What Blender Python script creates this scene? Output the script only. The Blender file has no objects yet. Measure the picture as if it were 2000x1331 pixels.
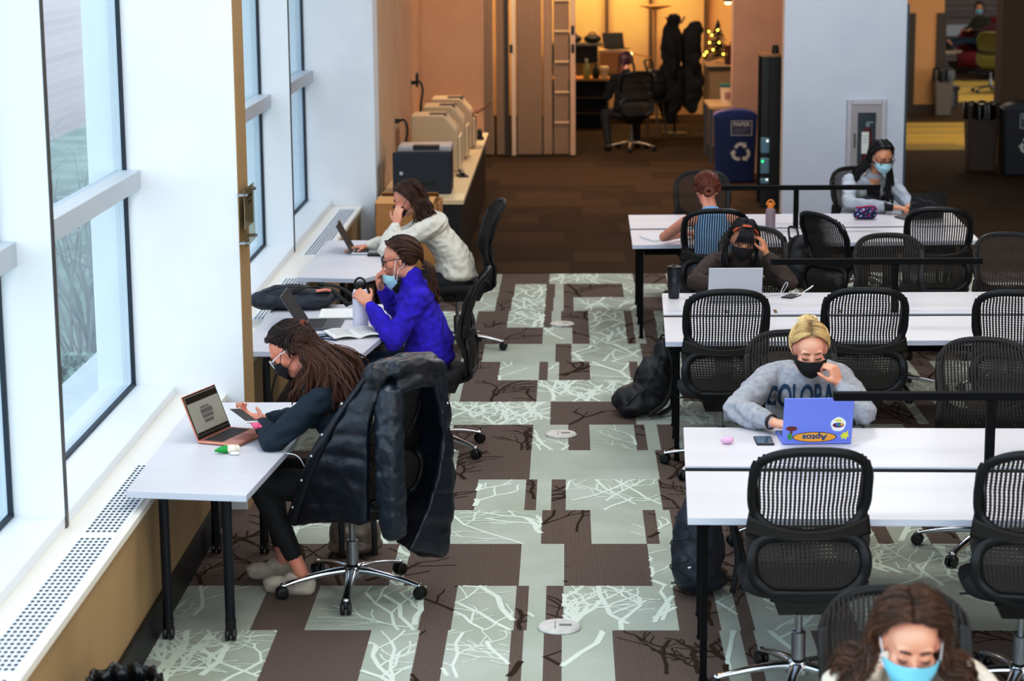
import bpy, bmesh, math, random
from mathutils import Vector, Matrix, Euler
from mathutils.bvhtree import BVHTree
random.seed(7)
PI = math.pi
S = bpy.context.scene
COL = S.collection

# ------------------------------------------------------------------ camera
cd = bpy.data.cameras.new('camera')
cam = bpy.data.objects.new('camera', cd)
COL.objects.link(cam)
S.camera = cam
CAMZ = 3.05
CM = Matrix.Rotation(0.026810741, 4, 'Z') @ Matrix.Rotation(PI/2 - 0.195391768, 4, 'X') @ Matrix.Rotation(-0.008, 4, 'Z')
cam.matrix_world = Matrix.Translation((0, 0, CAMZ)) @ CM
cd.sensor_width = 36.0
cd.lens = 4116.0/2000*36
cd.clip_end = 300
cd.dof.use_dof = True
cd.dof.focus_distance = 11.0
cd.dof.aperture_fstop = 3.2

# ------------------------------------------------------------------ materials
def lin(h):
    h = h.lstrip('#')
    o = []
    for i in (0, 2, 4):
        c = int(h[i:i+2], 16)/255
        o.append(c/12.92 if c <= .04045 else ((c+.055)/1.055)**2.4)
    return (o[0], o[1], o[2], 1)

MATS = {}
def mat(name, col, rough=.6, metal=0, col2=None, noise=0, stretch=(1, 1, 1), bump=0, bscale=200, spec=.5, emit=0, sheen=0, attr=False, alpha=1, coat=0, wave=None):
    if name in MATS:
        return MATS[name]
    m = bpy.data.materials.new(name)
    m.use_nodes = True
    nt = m.node_tree
    b = nt.nodes['Principled BSDF']
    b.inputs['Roughness'].default_value = rough
    b.inputs['Metallic'].default_value = metal
    b.inputs['Specular IOR Level'].default_value = spec
    b.inputs['Coat Weight'].default_value = coat
    if sheen:
        b.inputs['Sheen Weight'].default_value = sheen
    c1 = lin(col)
    b.inputs['Base Color'].default_value = c1
    if emit:
        b.inputs['Emission Color'].default_value = c1
        b.inputs['Emission Strength'].default_value = emit
    tc = nt.nodes.new('ShaderNodeTexCoord')
    mp = nt.nodes.new('ShaderNodeMapping')
    mp.inputs['Scale'].default_value = stretch
    nt.links.new(tc.outputs['Object'], mp.inputs['Vector'])
    fac = None
    if noise:
        n = nt.nodes.new('ShaderNodeTexNoise')
        n.inputs['Scale'].default_value = noise
        n.inputs['Detail'].default_value = 4
        nt.links.new(mp.outputs['Vector'], n.inputs['Vector'])
        rp = nt.nodes.new('ShaderNodeValToRGB')
        rp.color_ramp.elements[0].position = .35
        rp.color_ramp.elements[1].position = .65
        nt.links.new(n.outputs['Fac'], rp.inputs['Fac'])
        fac = rp.outputs['Color']
    if wave:
        w = nt.nodes.new('ShaderNodeTexWave')
        w.bands_direction = wave[0]
        w.inputs['Scale'].default_value = wave[1]
        w.inputs['Distortion'].default_value = wave[2] if len(wave) > 2 else 0
        nt.links.new(mp.outputs['Vector'], w.inputs['Vector'])
        if col2 and not noise:
            fac = w.outputs['Fac']
        bm_ = nt.nodes.new('ShaderNodeBump')
        bm_.inputs['Strength'].default_value = .35
        bm_.inputs['Distance'].default_value = .004
        nt.links.new(w.outputs['Fac'], bm_.inputs['Height'])
        nt.links.new(bm_.outputs['Normal'], b.inputs['Normal'])
    if attr:
        a = nt.nodes.new('ShaderNodeAttribute')
        a.attribute_name = 'shade'
        if fac is not None:
            mm = nt.nodes.new('ShaderNodeMath')
            mm.operation = 'MULTIPLY_ADD'
            mm.inputs[1].default_value = .35
            nt.links.new(fac, mm.inputs[0])
            nt.links.new(a.outputs['Fac'], mm.inputs[2])
            fac = mm.outputs[0]
        else:
            fac = a.outputs['Fac']
    if col2 and fac is not None:
        mx = nt.nodes.new('ShaderNodeMix')
        mx.data_type = 'RGBA'
        mx.inputs[6].default_value = c1
        mx.inputs[7].default_value = lin(col2)
        nt.links.new(fac, mx.inputs[0])
        nt.links.new(mx.outputs[2], b.inputs['Base Color'])
    if bump and not wave:
        n2 = nt.nodes.new('ShaderNodeTexNoise')
        n2.inputs['Scale'].default_value = bscale
        n2.inputs['Detail'].default_value = 3
        nt.links.new(mp.outputs['Vector'], n2.inputs['Vector'])
        bm_ = nt.nodes.new('ShaderNodeBump')
        bm_.inputs['Strength'].default_value = bump
        bm_.inputs['Distance'].default_value = .01
        nt.links.new(n2.outputs['Fac'], bm_.inputs['Height'])
        nt.links.new(bm_.outputs['Normal'], b.inputs['Normal'])
    MATS[name] = m
    return m

def glass_mat(name, tint, refl=.12):
    if name in MATS:
        return MATS[name]
    m = bpy.data.materials.new(name)
    m.use_nodes = True
    nt = m.node_tree
    nt.nodes.clear()
    o = nt.nodes.new('ShaderNodeOutputMaterial')
    t = nt.nodes.new('ShaderNodeBsdfTransparent')
    t.inputs[0].default_value = lin(tint)
    g = nt.nodes.new('ShaderNodeBsdfGlossy')
    g.inputs['Roughness'].default_value = .03
    mx = nt.nodes.new('ShaderNodeMixShader')
    fr = nt.nodes.new('ShaderNodeFresnel')
    fr.inputs[0].default_value = 1.35
    mu = nt.nodes.new('ShaderNodeMath')
    mu.operation = 'MULTIPLY'
    mu.inputs[1].default_value = refl*8
    nt.links.new(fr.outputs[0], mu.inputs[0])
    nt.links.new(mu.outputs[0], mx.inputs[0])
    nt.links.new(t.outputs[0], mx.inputs[1])
    nt.links.new(g.outputs[0], mx.inputs[2])
    nt.links.new(mx.outputs[0], o.inputs[0])
    MATS[name] = m
    return m

# ------------------------------------------------------------------ mesh builder
def frame_of(d):
    d = Vector(d).normalized()
    u = Vector((0, 0, 1)) if abs(d.z) < .9 else Vector((1, 0, 0))
    a = d.cross(u).normalized()
    return a, d.cross(a).normalized()

class MB:
    def __init__(self):
        self.v, self.f, self.m, self.s = [], [], [], []
        self.cur = 0
        self.sh = 0.0
    def add(self, vs, fs):
        o = len(self.v)
        self.v += [tuple(p) for p in vs]
        self.s += [self.sh]*len(vs)
        self.f += [tuple(i+o for i in f) for f in fs]
        self.m += [self.cur]*len(fs)
        return self
    def box(self, c, s, rz=0, rot=None, taper=1.0):
        M = rot if rot is not None else Matrix.Rotation(rz, 3, 'Z')
        c = Vector(c)
        vs = []
        for z in (-.5, .5):
            k = 1.0 if z < 0 else taper
            for x, y in ((-.5, -.5), (.5, -.5), (.5, .5), (-.5, .5)):
                vs.append(c + M @ Vector((x*s[0]*k, y*s[1]*k, z*s[2])))
        return self.add(vs, [(3, 2, 1, 0), (4, 5, 6, 7), (0, 1, 5, 4), (1, 2, 6, 5), (2, 3, 7, 6), (3, 0, 4, 7)])
    def bx(self, x0, x1, y0, y1, z0, z1):
        return self.box(((x0+x1)/2, (y0+y1)/2, (z0+z1)/2), (x1-x0, y1-y0, z1-z0))
    def prism(self, poly, z0, z1):
        n = len(poly)
        vs = [(x, y, z0) for x, y in poly]+[(x, y, z1) for x, y in poly]
        fs = [tuple(range(n-1, -1, -1)), tuple(range(n, 2*n))]
        fs += [(i, (i+1) % n, n+(i+1) % n, n+i) for i in range(n)]
        return self.add(vs, fs)
    def tube(self, pts, r, seg=8, closed=False, flat=1.0, up=None, cap=True):
        pts = [Vector(p) for p in pts]
        n = len(pts)
        rs = r if isinstance(r, (list, tuple)) else [r]*n
        vs = []
        a = None
        for i in range(n):
            if closed:
                d = pts[(i+1) % n]-pts[i-1]
            else:
                d = pts[min(i+1, n-1)]-pts[max(i-1, 0)]
            if d.length < 1e-9:
                d = Vector((0, 0, 1))
            d.normalize()
            if up is not None:
                a = Vector(up)-d*Vector(up).dot(d)
                if a.length < 1e-6:
                    a = frame_of(d)[0]
                a.normalize()
            elif a is None:
                a = frame_of(d)[0]
            else:
                a = (a-d*a.dot(d))
                a = a.normalized() if a.length > 1e-6 else frame_of(d)[0]
            b = d.cross(a)
            for k in range(seg):
                t = 2*PI*k/seg
                vs.append(pts[i]+a*(math.cos(t)*rs[i])+b*(math.sin(t)*rs[i]*flat))
        fs = []
        for i in range(n if closed else n-1):
            j = (i+1) % n
            for k in range(seg):
                l = (k+1) % seg
                fs.append((i*seg+k, i*seg+l, j*seg+l, j*seg+k))
        if not closed and cap:
            fs.append(tuple(range(seg-1, -1, -1)))
            fs.append(tuple((n-1)*seg+k for k in range(seg)))
        return self.add(vs, fs)
    def ell(self, c, r, rot=None, nu=14, nv=8):
        c = Vector(c)
        if not isinstance(r, (tuple, list)):
            r = (r, r, r)
        vs = []
        def P(x, y, z):
            p = Vector((x*r[0], y*r[1], z*r[2]))
            return c+(rot @ p if rot is not None else p)
        vs.append(P(0, 0, -1))
        for j in range(1, nv):
            ph = -PI/2+PI*j/nv
            for i in range(nu):
                th = 2*PI*i/nu
                vs.append(P(math.cos(ph)*math.cos(th), math.cos(ph)*math.sin(th), math.sin(ph)))
        vs.append(P(0, 0, 1))
        fs = []
        for i in range(nu):
            fs.append((0, 1+(i+1) % nu, 1+i))
        for j in range(nv-2):
            for i in range(nu):
                a = 1+j*nu
                fs.append((a+i, a+(i+1) % nu, a+nu+(i+1) % nu, a+nu+i))
        t = len(vs)-1
        a = 1+(nv-2)*nu
        for i in range(nu):
            fs.append((a+i, a+(i+1) % nu, t))
        return self.add(vs, fs)
    def cap(self, pts, rs, seg=12):
        """chain of tapered limbs with round joints"""
        pts = [Vector(p) for p in pts]
        if not isinstance(rs, (list, tuple)):
            rs = [rs]*len(pts)
        for i in range(len(pts)-1):
            self.tube([pts[i], pts[i].lerp(pts[i+1], .5), pts[i+1]], [rs[i], (rs[i]+rs[i+1])/2, rs[i+1]], seg)
        for p, r in zip(pts, rs):
            self.ell(p, r, nu=seg, nv=8)
        return self
    def lathe(self, prof, seg=20, c=(0, 0, 0), rot=None):
        c = Vector(c)
        vs = []
        for r, z in prof:
            for k in range(seg):
                t = 2*PI*k/seg
                p = Vector((r*math.cos(t), r*math.sin(t), z))
                vs.append(c+(rot @ p if rot is not None else p))
        n = len(prof)
        fs = [(i*seg+k, i*seg+(k+1) % seg, (i+1)*seg+(k+1) % seg, (i+1)*seg+k) for i in range(n-1) for k in range(seg)]
        fs.append(tuple(range(seg-1, -1, -1)))
        fs.append(tuple((n-1)*seg+k for k in range(seg)))
        return self.add(vs, fs)
    def grid(self, fn, nu, nv, thick=0):
        vs = [Vector(fn(i/nu, j/nv)) for j in range(nv+1) for i in range(nu+1)]
        fs = [(j*(nu+1)+i, j*(nu+1)+i+1, (j+1)*(nu+1)+i+1, (j+1)*(nu+1)+i) for j in range(nv) for i in range(nu)]
        if thick:
            nn = [Vector((0, 0, 0)) for _ in vs]
            for f in fs:
                q = (vs[f[2]]-vs[f[0]]).cross(vs[f[3]]-vs[f[1]])
                for i in f:
                    nn[i] += q
            back = [p-(q.normalized() if q.length > 0 else q)*thick for p, q in zip(vs, nn)]
            N = len(vs)
            fs2 = [tuple(N+i for i in reversed(f)) for f in fs]
            ed = []
            W = nu+1
            loop = [i for i in range(nu)]+[j*W+nu for j in range(nv)]+[nv*W+i for i in range(nu, 0, -1)]+[j*W for j in range(nv, 0, -1)]
            for k in range(len(loop)):
                a, b = loop[k], loop[(k+1) % len(loop)]
                ed.append((b, a, N+a, N+b))
            return self.add(vs+back, fs+fs2+ed)
        return self.add(vs, fs)
    def xf(self, M):
        self.v = [tuple(M @ Vector(p)) for p in self.v]
        return self
    def merge(self, o):
        n = len(self.v)
        self.v += o.v
        self.s += o.s
        self.f += [tuple(i+n for i in f) for f in o.f]
        self.m += [self.cur]*len(o.f)
        return self
    def mesh(self, name):
        me = bpy.data.meshes.new(name)
        me.from_pydata(self.v, [], self.f)
        if any(self.m):
            me.polygons.foreach_set('material_index', self.m)
        if any(self.s):
            a = me.attributes.new('shade', 'FLOAT', 'POINT')
            a.data.foreach_set('value', self.s)
        return me

def obj(name, g, mats, parent=None, smooth=False, bev=0, sub=0, fix=True):
    me = g.mesh(name) if isinstance(g, MB) else g
    if fix and isinstance(g, MB):
        bm = bmesh.new()
        bm.from_mesh(me)
        bmesh.ops.recalc_face_normals(bm, faces=bm.faces)
        bm.to_mesh(me)
        bm.free()
    for m in (mats if isinstance(mats, (list, tuple)) else [mats]):
        me.materials.append(m)
    if smooth:
        me.polygons.foreach_set('use_smooth', [True]*len(me.polygons))
    o = bpy.data.objects.new(name, me)
    COL.objects.link(o)
    if parent is not None:
        o.parent = parent
    if bev:
        b = o.modifiers.new('bevel', 'BEVEL')
        b.width = bev
        b.segments = 2
        b.limit_method = 'ANGLE'
        b.angle_limit = .6
    if sub:
        b = o.modifiers.new('subsurf', 'SUBSURF')
        b.levels = sub
        b.render_levels = sub
    return o

def baked(g, voxel, smooth=2, disp=0, dscale=.1):
    """one continuous surface grown over overlapping volumes"""
    me = g.mesh('tmp')
    o = bpy.data.objects.new('tmp', me)
    COL.objects.link(o)
    r = o.modifiers.new('r', 'REMESH')
    r.mode = 'VOXEL'
    r.voxel_size = voxel
    if smooth:
        s = o.modifiers.new('s', 'SMOOTH')
        s.iterations = smooth
        s.factor = .5
    dg = bpy.context.evaluated_depsgraph_get()
    ev = o.evaluated_get(dg)
    out = bpy.data.meshes.new_from_object(ev)
    bpy.data.objects.remove(o)
    bpy.data.meshes.remove(me)
    out.materials.clear()
    out.polygons.foreach_set('use_smooth', [True]*len(out.polygons))
    return out

def tag(o, label, cat, group=None, kind=None):
    o['label'] = label
    o['category'] = cat
    if group:
        o['group'] = group
    if kind:
        o['kind'] = kind
    return o

def empty(name, loc=(0, 0, 0), rz=0, label=None, cat=None, group=None):
    o = bpy.data.objects.new(name, None)
    COL.objects.link(o)
    o.empty_display_size = .1
    o.location = loc
    o.rotation_euler = (0, 0, rz)
    if label:
        tag(o, label, cat, group)
    return o

def struct(name, g, m, **k):
    o = obj(name, g, m, **k)
    o['kind'] = 'structure'
    return o

def copy_tree(o, parent=None):
    c = o.copy()
    COL.objects.link(c)
    c.parent = parent
    for ch in list(o.children):
        copy_tree(ch, c)
    return c

def text_mb(s, size, depth=.001, bold=0, align='CENTER', sx=1.0):
    cu = bpy.data.curves.new('t', 'FONT')
    cu.body = s
    cu.size = size
    cu.extrude = depth
    cu.offset = bold
    cu.align_x = align
    cu.align_y = 'CENTER'
    o = bpy.data.objects.new('t', cu)
    COL.objects.link(o)
    dg = bpy.context.evaluated_depsgraph_get()
    me = bpy.data.meshes.new_from_object(o.evaluated_get(dg))
    b = MB()
    b.add([(v.co.x*sx, v.co.y, v.co.z) for v in me.vertices], [tuple(p.vertices) for p in me.polygons])
    bpy.data.objects.remove(o)
    bpy.data.curves.remove(cu)
    bpy.data.meshes.remove(me)
    return b

def sgn(v):
    return -1 if v < 0 else 1

def sup(t, a, b, e):
    c, s = math.cos(t), math.sin(t)
    return a*sgn(c)*abs(c)**(2/e), b*sgn(s)*abs(s)**(2/e)

def crom(pts, n):
    """smooth curve through points"""
    P = [Vector(p) for p in pts]
    if len(P) < 3:
        return [P[0].lerp(P[-1], i/n) for i in range(n+1)]
    Q = [P[0]*2-P[1]]+P+[P[-1]*2-P[-2]]
    out = []
    m = len(P)-1
    for k in range(n+1):
        u = k/n*m
        i = min(int(u), m-1)
        t = u-i
        a, b, c, d = Q[i], Q[i+1], Q[i+2], Q[i+3]
        out.append(.5*((2*b)+(c-a)*t+(2*a-5*b+4*c-d)*t*t+(3*b-a-3*c+d)*t**3))
    return out
# ------------------------------------------------------------------ common materials
M_white = mat('white_paint', '#e9edf1', .55, noise=3, col2='#e3e7ec', bump=.02, bscale=60)
M_alu = mat('white_aluminium', '#dfe5ea', .4)
M_beige = mat('beige_paint', '#b1946a', .7, noise=2, col2='#a88b61')
M_tan = mat('tan_paint', '#cfae8e', .75, noise=2, col2='#c8a584')
M_gasket = mat('dark_gasket', '#1c2a36', .5)
M_blackbase = mat('black_vinyl_base', '#0c0c0e', .5)
M_fin_edge = mat('brown_metal_edge', '#4a4640', .4)
M_brown_floor = mat('brown_carpet', '#42301f', .95, noise=1.5, col2='#38281b', bump=.2, bscale=400, spec=.1)
M_glass = glass_mat('window_glass', '#eef6fb', .035)

# ------------------------------------------------------------------ carpet floor
M_green = mat('green_carpet', '#a8ac9f', .95, noise=2.2, col2='#b3b6ac', bump=.3, bscale=350, spec=.1)
M_brownc = mat('brown_striped_carpet', '#564740', .95, col2='#7c6d65', wave=('X', 40, 1.5), stretch=(1, .05, 1), spec=.1)
M_twig = mat('pale_twig_carpet', '#d3dccf', .95, spec=.1)
M_twigd = mat('dark_twig_carpet', '#37291f', .95, spec=.1)
def px_floor(px, py, z=0.0):
    d = CM.to_3x3() @ Vector(((px-1000)/4116, -(py-665.5)/4116, -1))
    t = (z-CAMZ)/d.z
    return d.x*t, d.y*t
# boundaries between carpet rows (metres along the aisle) and the colour runs of each row
row_py = [1335, 1232, 1145, 1063, 997, 937, 880, 830, 785, 743, 707, 672, 640, 608, 581, 555, 535]
rowY = [px_floor(1100, p)[1] for p in row_py]
rows = [
 'G522 B712 G810 B867 G995 B1020 G1061 B1097 G1199 B1415 G1457 B1484 G1600 B1720 G1800 B1900',
 'B300 G507 B610 G825 B887 G1006 B1031 G1066 B1100 G1320 B1400 G1437 B1464 G1600 B1660 G1760 B1800 G2000',
 'B720 G722 B770 G795 B1016 G1102 B1269 G1362 B1600 G1640 B1680 G1840',
 'B560 G1058 B1154 G1259 B1284 G1313 B1480 G1700 B1730 G1800 B1860',
 'B600 G877 B930 G1026 B1048 G1077 B1105 G1290 B1450 G1560 B1720 G1860',
 'B640 G891 B1036 G1284 B1430 G1600 B1800',
 'G881 B1040 G1110 B1152 G1241 B1262 G1287 B1323 G1500 B1700 G1780 B1850',
 'B700 G1075 B1240 G1430 B1520 G1600 B1780 G1800 B1840 G1900',
 'B881 G902 B1049 G1330 B1400 G1500 B1640 G1740 B1770 G1850',
 'B887 G910 B975 G1053 B1070 G1092 B1152 G1230 B1247 G1270 B1292 G1500 B1720 G1790 B1830',
 'B904 G922 B944 G1085 B1116 G1253 B1287 G1460 B1600 G1760 B1900',
 'G925 B1060 G1118 B1151 G1224 B1240 G1260 B1285 G1500 B1560 G1600 B1800',
 'G931 B992 G1062 B1077 G1096 B1149 G1220 B1235 G1250 B1280 G1400 B1600 G1700',
 'B905 G969 B999 G1065 B1081 G1101 B1120 G1242 B1310 G1500 B1560 G1700',
 'B890 G975 B1005 G1067 B1084 G1101 B1217 G1305 B1400 G1560 B1580 G1700',
 'B930 G980 B1073 G1237 B1302 G1500 B1600 G1760',
]
fl = MB()
patches = []
FX0, FX1 = -1.88, 9.0
def carpet_row(Y0, Y1, runs):
    x = FX0
    for c, xe in runs:
        xe = min(xe, FX1)
        if xe-x < .015:
            continue
        fl.cur = 0 if c == 'G' else 1
        fl.add([(x, Y0, 0), (xe, Y0, 0), (xe, Y1, 0), (x, Y1, 0)], [(0, 1, 2, 3)])
        patches.append((c, x, xe, Y0, Y1))
        x = xe
    rnd = random.Random(int(Y0*100))
    while x < FX1-.02:
        for c, w in rnd.choice([(('G', .36), ('B', .08), ('G', .12), ('B', .1)), (('B', .42), ('G', .2)), (('G', .5), ('B', .14))]):
            xe = min(FX1, x+w*rnd.uniform(.9, 1.3))
            if xe-x < .01:
                continue
            fl.cur = 0 if c == 'G' else 1
            fl.add([(x, Y0, 0), (xe, Y0, 0), (xe, Y1, 0), (x, Y1, 0)], [(0, 1, 2, 3)])
            patches.append((c, x, xe, Y0, Y1))
            x = xe
for i, r in enumerate(rows):
    Y0, Y1 = rowY[i], rowY[i+1]
    pm = 665.5+0
    ym = (row_py[i]+row_py[i+1])/2 if i else 1282
    runs = []
    for tok in r.split():
        xx = px_floor(float(tok[1:]), ym)[0]
        if xx > FX0:
            runs.append((tok[0], xx))
    carpet_row(Y0, Y1, runs)
Y = rowY[0]
while Y > 2.0:
    carpet_row(Y-.637, Y, [])
    Y -= .637
def clipseg(a, b, x0, x1, y0, y1):
    t0, t1 = 0.0, 1.0
    dx, dy = b[0]-a[0], b[1]-a[1]
    for p, q in ((-dx, a[0]-x0), (dx, x1-a[0]), (-dy, a[1]-y0), (dy, y1-a[1])):
        if abs(p) < 1e-9:
            if q < 0:
                return None
        else:
            r = q/p
            if p < 0:
                t0 = max(t0, r)
            else:
                t1 = min(t1, r)
    if t0 >= t1:
        return None
    return (a[0]+dx*t0, a[1]+dy*t0), (a[0]+dx*t1, a[1]+dy*t1)
def twig(p, ang, L, w, depth, rect, out, rnd):
    n = 4
    for k in range(n):
        a2 = ang+rnd.uniform(-.3, .3)
        q = (p[0]+math.cos(a2)*L/n, p[1]+math.sin(a2)*L/n)
        c = clipseg(p, q, *rect)
        if c:
            out.append((c[0], c[1], w))
        if depth > 0 and rnd.random() < .75:
            twig(q, ang+rnd.choice((-1, 1))*rnd.uniform(.35, 1.0), L*rnd.uniform(.4, .7), w*.62, depth-1, rect, out, rnd)
        p = q
rnd = random.Random(3)
for c, x0, x1, y0, y1 in patches:
    area = (x1-x0)*(y1-y0)
    segs = []
    dens = 27 if c == 'G' else 13
    k = max(1, int(area*dens*rnd.choice((.35, .8, 1.3)))) if rnd.random() < .93 else 0
    for _ in range(k):
        p = (rnd.uniform(x0-.05, x1+.05), rnd.uniform(y0-.15, y0+.35*(y1-y0)))
        twig(p, PI/2+rnd.uniform(-.6, .6), rnd.uniform(.3, .75), rnd.uniform(.012, .030) if c == 'G' else rnd.uniform(.012, .030), 2, (x0+.002, x1-.002, y0+.002, y1-.002), segs, rnd)
    fl.cur = 2 if c == 'G' else 3
    for a, b, w in segs:
        d = Vector((b[0]-a[0], b[1]-a[1]))
        if d.length < .004 or w < .003:
            continue
        n = Vector((-d.y, d.x)).normalized()*w*.5
        zt = .0005+.0012*rnd.random()
        fl.add([(a[0]-n.x, a[1]-n.y, zt), (b[0]-n.x, b[1]-n.y, zt), (b[0]+n.x, b[1]+n.y, zt), (a[0]+n.x, a[1]+n.y, zt)], [(0, 1, 2, 3)])
# brown field carpet beyond, with faint tiles
fl.cur = 4
yb = rowY[-1]
fl.add([(FX0, yb, 0), (30, yb, 0), (30, 60, 0), (FX0, 60, 0)], [(0, 1, 2, 3)])
fl.cur = 5
rnd = random.Random(9)
yy = yb+.05
while yy < 27.5:
    x = FX0+rnd.uniform(0, .5)
    while x < 4:
        w = rnd.uniform(.4, 1.1)
        if rnd.random() < .45:
            fl.add([(x, yy, .0005), (x+w, yy, .0005), (x+w, yy+.6, .0005), (x, yy+.6, .0005)], [(0, 1, 2, 3)])
        x += w
    yy += .637
# yellow striped carpet in the room beyond the doorway
fl.cur = 6
rnd = random.Random(5)
for ya, yb2 in ((28.6, 32.6), (36.2, 41.2)):
    fl.cur = 7
    fl.add([(3.8, ya, .0003), (14, ya, .0003), (14, yb2, .0003), (3.8, yb2, .0003)], [(0, 1, 2, 3)])
    n = 14
    for k in range(n):
        a = ya+(yb2-ya)*k/n
        b = a+(yb2-ya)/n*(1 if rnd.random() < .75 else .6)
        x0 = rnd.choice((4.2, 4.2, 4.8, 5.4, 6.0))
        x1 = rnd.choice((12, 12, 6.8, 7.6))
        fl.cur = 6 if rnd.random() < .8 else 7
        fl.add([(x0, a, .0006), (x1, a, .0006), (x1, b, .0006), (x0, b, .0006)], [(0, 1, 2, 3)])
fl.cur = 4
fl.add([(FX0, -2, -.0), (9, -2, 0), (9, Y, 0), (FX0, Y, 0)], [(0, 1, 2, 3)])
M_brown2 = mat('brown_carpet_tile', '#493523', .95, bump=.2, bscale=400, spec=.1)
M_yel = mat('yellow_carpet', '#a8924a', .95, noise=3, col2='#9a8440', stretch=(.3, 6, 1), spec=.1)
M_yel2 = mat('grey_yellow_carpet', '#8a7a45', .95, spec=.1)
floor = struct('floor', fl, [M_green, M_brownc, M_twig, M_twigd, M_brown_floor, M_brown2, M_yel, M_yel2], fix=False)

# ------------------------------------------------------------------ left window wall
XG, XF, XS, XH, XC = -2.29, -2.06, -2.06, -1.81, -1.70      # glass, fin front, sill front, heater front, column front
SILL, LEDGE = .68, .63
low = MB()
low.bx(-2.45, XH-.0, 2, 18.35, 0, LEDGE-.03)
wl = struct('wall_left', low, M_beige)
t = MB()
t.bx(-2.45, XH+.015, 2, 18.3, LEDGE-.03, LEDGE)
struct('trim_ledge', t, mat('cream_ledge', '#ece6da', .45))
t = MB()
t.bx(XH, XH+.022, 2, 18.3, 0, .15)
struct('baseboard_left', t, M_blackbase)
t = MB()
t.bx(-2.45, XS, 2, 10.78, LEDGE, SILL)
t.bx(-2.45, XS, 11.1, 18.3, LEDGE, SILL)
struct('trim_sill', t, M_alu, bev=.004)
# two plastered columns
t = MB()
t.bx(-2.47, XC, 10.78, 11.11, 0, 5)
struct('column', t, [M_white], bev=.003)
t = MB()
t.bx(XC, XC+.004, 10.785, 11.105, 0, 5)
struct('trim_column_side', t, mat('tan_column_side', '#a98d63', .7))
t = MB()
t.bx(-2.6, -1.67, 18.3, 18.75, 0, 5)
struct('column', t, [M_white], bev=.003)
# windows
bays = [(2.0, 3.3), (3.34, 5.78), (5.82, 8.28), (8.32, 10.78), (11.11, 13.18), (13.22, 15.68), (15.72, 18.3)]
for i, (a, b) in enumerate(bays):
    w = empty('window_%d' % (i+1), (0, 0, 0))
    w['kind'] = 'structure'
    g = MB()
    g.bx(XG-.012, XG, a, b, SILL, 4.9)
    obj('pane', g, M_glass, w)
    g = MB()
    for (y0, y1) in ((a, a+.018), (b-.018, b)):
        g.bx(XG, XG+.02, y0, y1, SILL, 4.9)
    g.bx(XG, XG+.02, a, b, SILL, SILL+.018)
    obj('gasket', g, M_gasket, w)
    g = MB()
    g.bx(XG-.04, -2.2, a, b, 1.72, 1.82)
    obj('transom', g, mat('grey_transom', '#b9c0c6', .45), w, bev=.004)
    if i < 6 and i != 3:
        g = MB()
        g.bx(-2.42, XF, b, b+.04, SILL, 5)
        obj('mullion_fin', g, M_alu, w)
        g = MB()
        g.bx(XF, XF+.006, b, b+.04, LEDGE+.001, 5)
        obj('fin_edge', g, M_fin_edge, w)
# outside: deep reveals, a brick building, shrubs, ground
g = MB()
for y in (18.3,):
    g.bx(-2.95, -2.6, y-.02, y+.4, .3, 5)
g.bx(-2.85, -2.45, 2, 19, .2, .52)
struct('exterior_reveal', g, mat('pale_concrete', '#cfd8dc', .8, noise=8, col2='#c2ccd2'))
g = MB()
g.bx(-9.6, -9, 8, 60, -3, 12)
M_brick = bpy.data.materials.new('pink_brick')
M_brick.use_nodes = True
nt = M_brick.node_tree
br = nt.nodes.new('ShaderNodeTexBrick')
br.inputs['Color1'].default_value = lin('#c4a09e')
br.inputs['Color2'].default_value = lin('#d0b2b1')
br.inputs['Mortar'].default_value = lin('#d6cfd2')
br.inputs['Scale'].default_value = 3.2
tcn = nt.nodes.new('ShaderNodeTexCoord')
mpn = nt.nodes.new('ShaderNodeMapping')
mpn.inputs['Rotation'].default_value = (PI/2, 0, PI/2)
nt.links.new(tcn.outputs['Object'], mpn.inputs['Vector'])
nt.links.new(mpn.outputs['Vector'], br.inputs['Vector'])
nt.links.new(br.outputs['Color'], nt.nodes['Principled BSDF'].inputs['Base Color'])
struct('exterior_wall', g, M_brick)
g = MB()
g.add([(-40, -10, -.6), (-2.5, -10, -.6), (-2.5, 80, -.6), (-40, 80, -.6)], [(0, 1, 2, 3)])
struct('exterior_ground', g, mat('pale_ground', '#9aa69a', .9, noise=1.5, col2='#76856f'))
def shrub(name, c, n, h, label, leafy, seed):
    rnd = random.Random(seed)
    e = empty(name, c, 0, label, 'shrub', 'shrubs outside the windows')
    g = MB()
    for k in range(n):
        a = rnd.uniform(0, 2*PI)
        r0 = rnd.uniform(0, .25)
        p = Vector((r0*math.cos(a), r0*math.sin(a), 0))
        pts = [p.copy()]
        d = Vector((math.cos(a)*.35, math.sin(a)*.35, 1))
        for s in range(6):
            d += Vector((rnd.uniform(-.3, .3), rnd.uniform(-.3, .3), rnd.uniform(-.1, .1)))
            p = p+d.normalized()*h/6
            pts.append(p.copy())
            if s > 1:
                q = p+Vector((rnd.uniform(-.5, .5), rnd.uniform(-.5, .5), rnd.uniform(0, .4)))*h*.3
                g.tube([p, q], [.008, .003], 4)
        g.tube(pts, [.016-.002*i for i in range(7)], 5)
    obj('branches', g, mat('bare_twig', '#a7a39c', .8), e)
    if leafy:
        g = MB()
        for k in range(leafy):
            a, rr = rnd.uniform(0, 2*PI), rnd.uniform(0, .9)*h*.5
            p = Vector((rr*math.cos(a), rr*math.sin(a), rnd.uniform(.1, .9)*h))
            u = Vector((rnd.uniform(-1, 1), rnd.uniform(-1, 1), rnd.uniform(-1, 1))).normalized()*.05
            v = frame_of(u)[0]*.03
            g.add([p-u, p+v, p+u, p-v], [(0, 1, 2, 3)])
        obj('foliage', g, mat('pale_leaf', '#8fa08a', .7), e)
    return e
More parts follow.
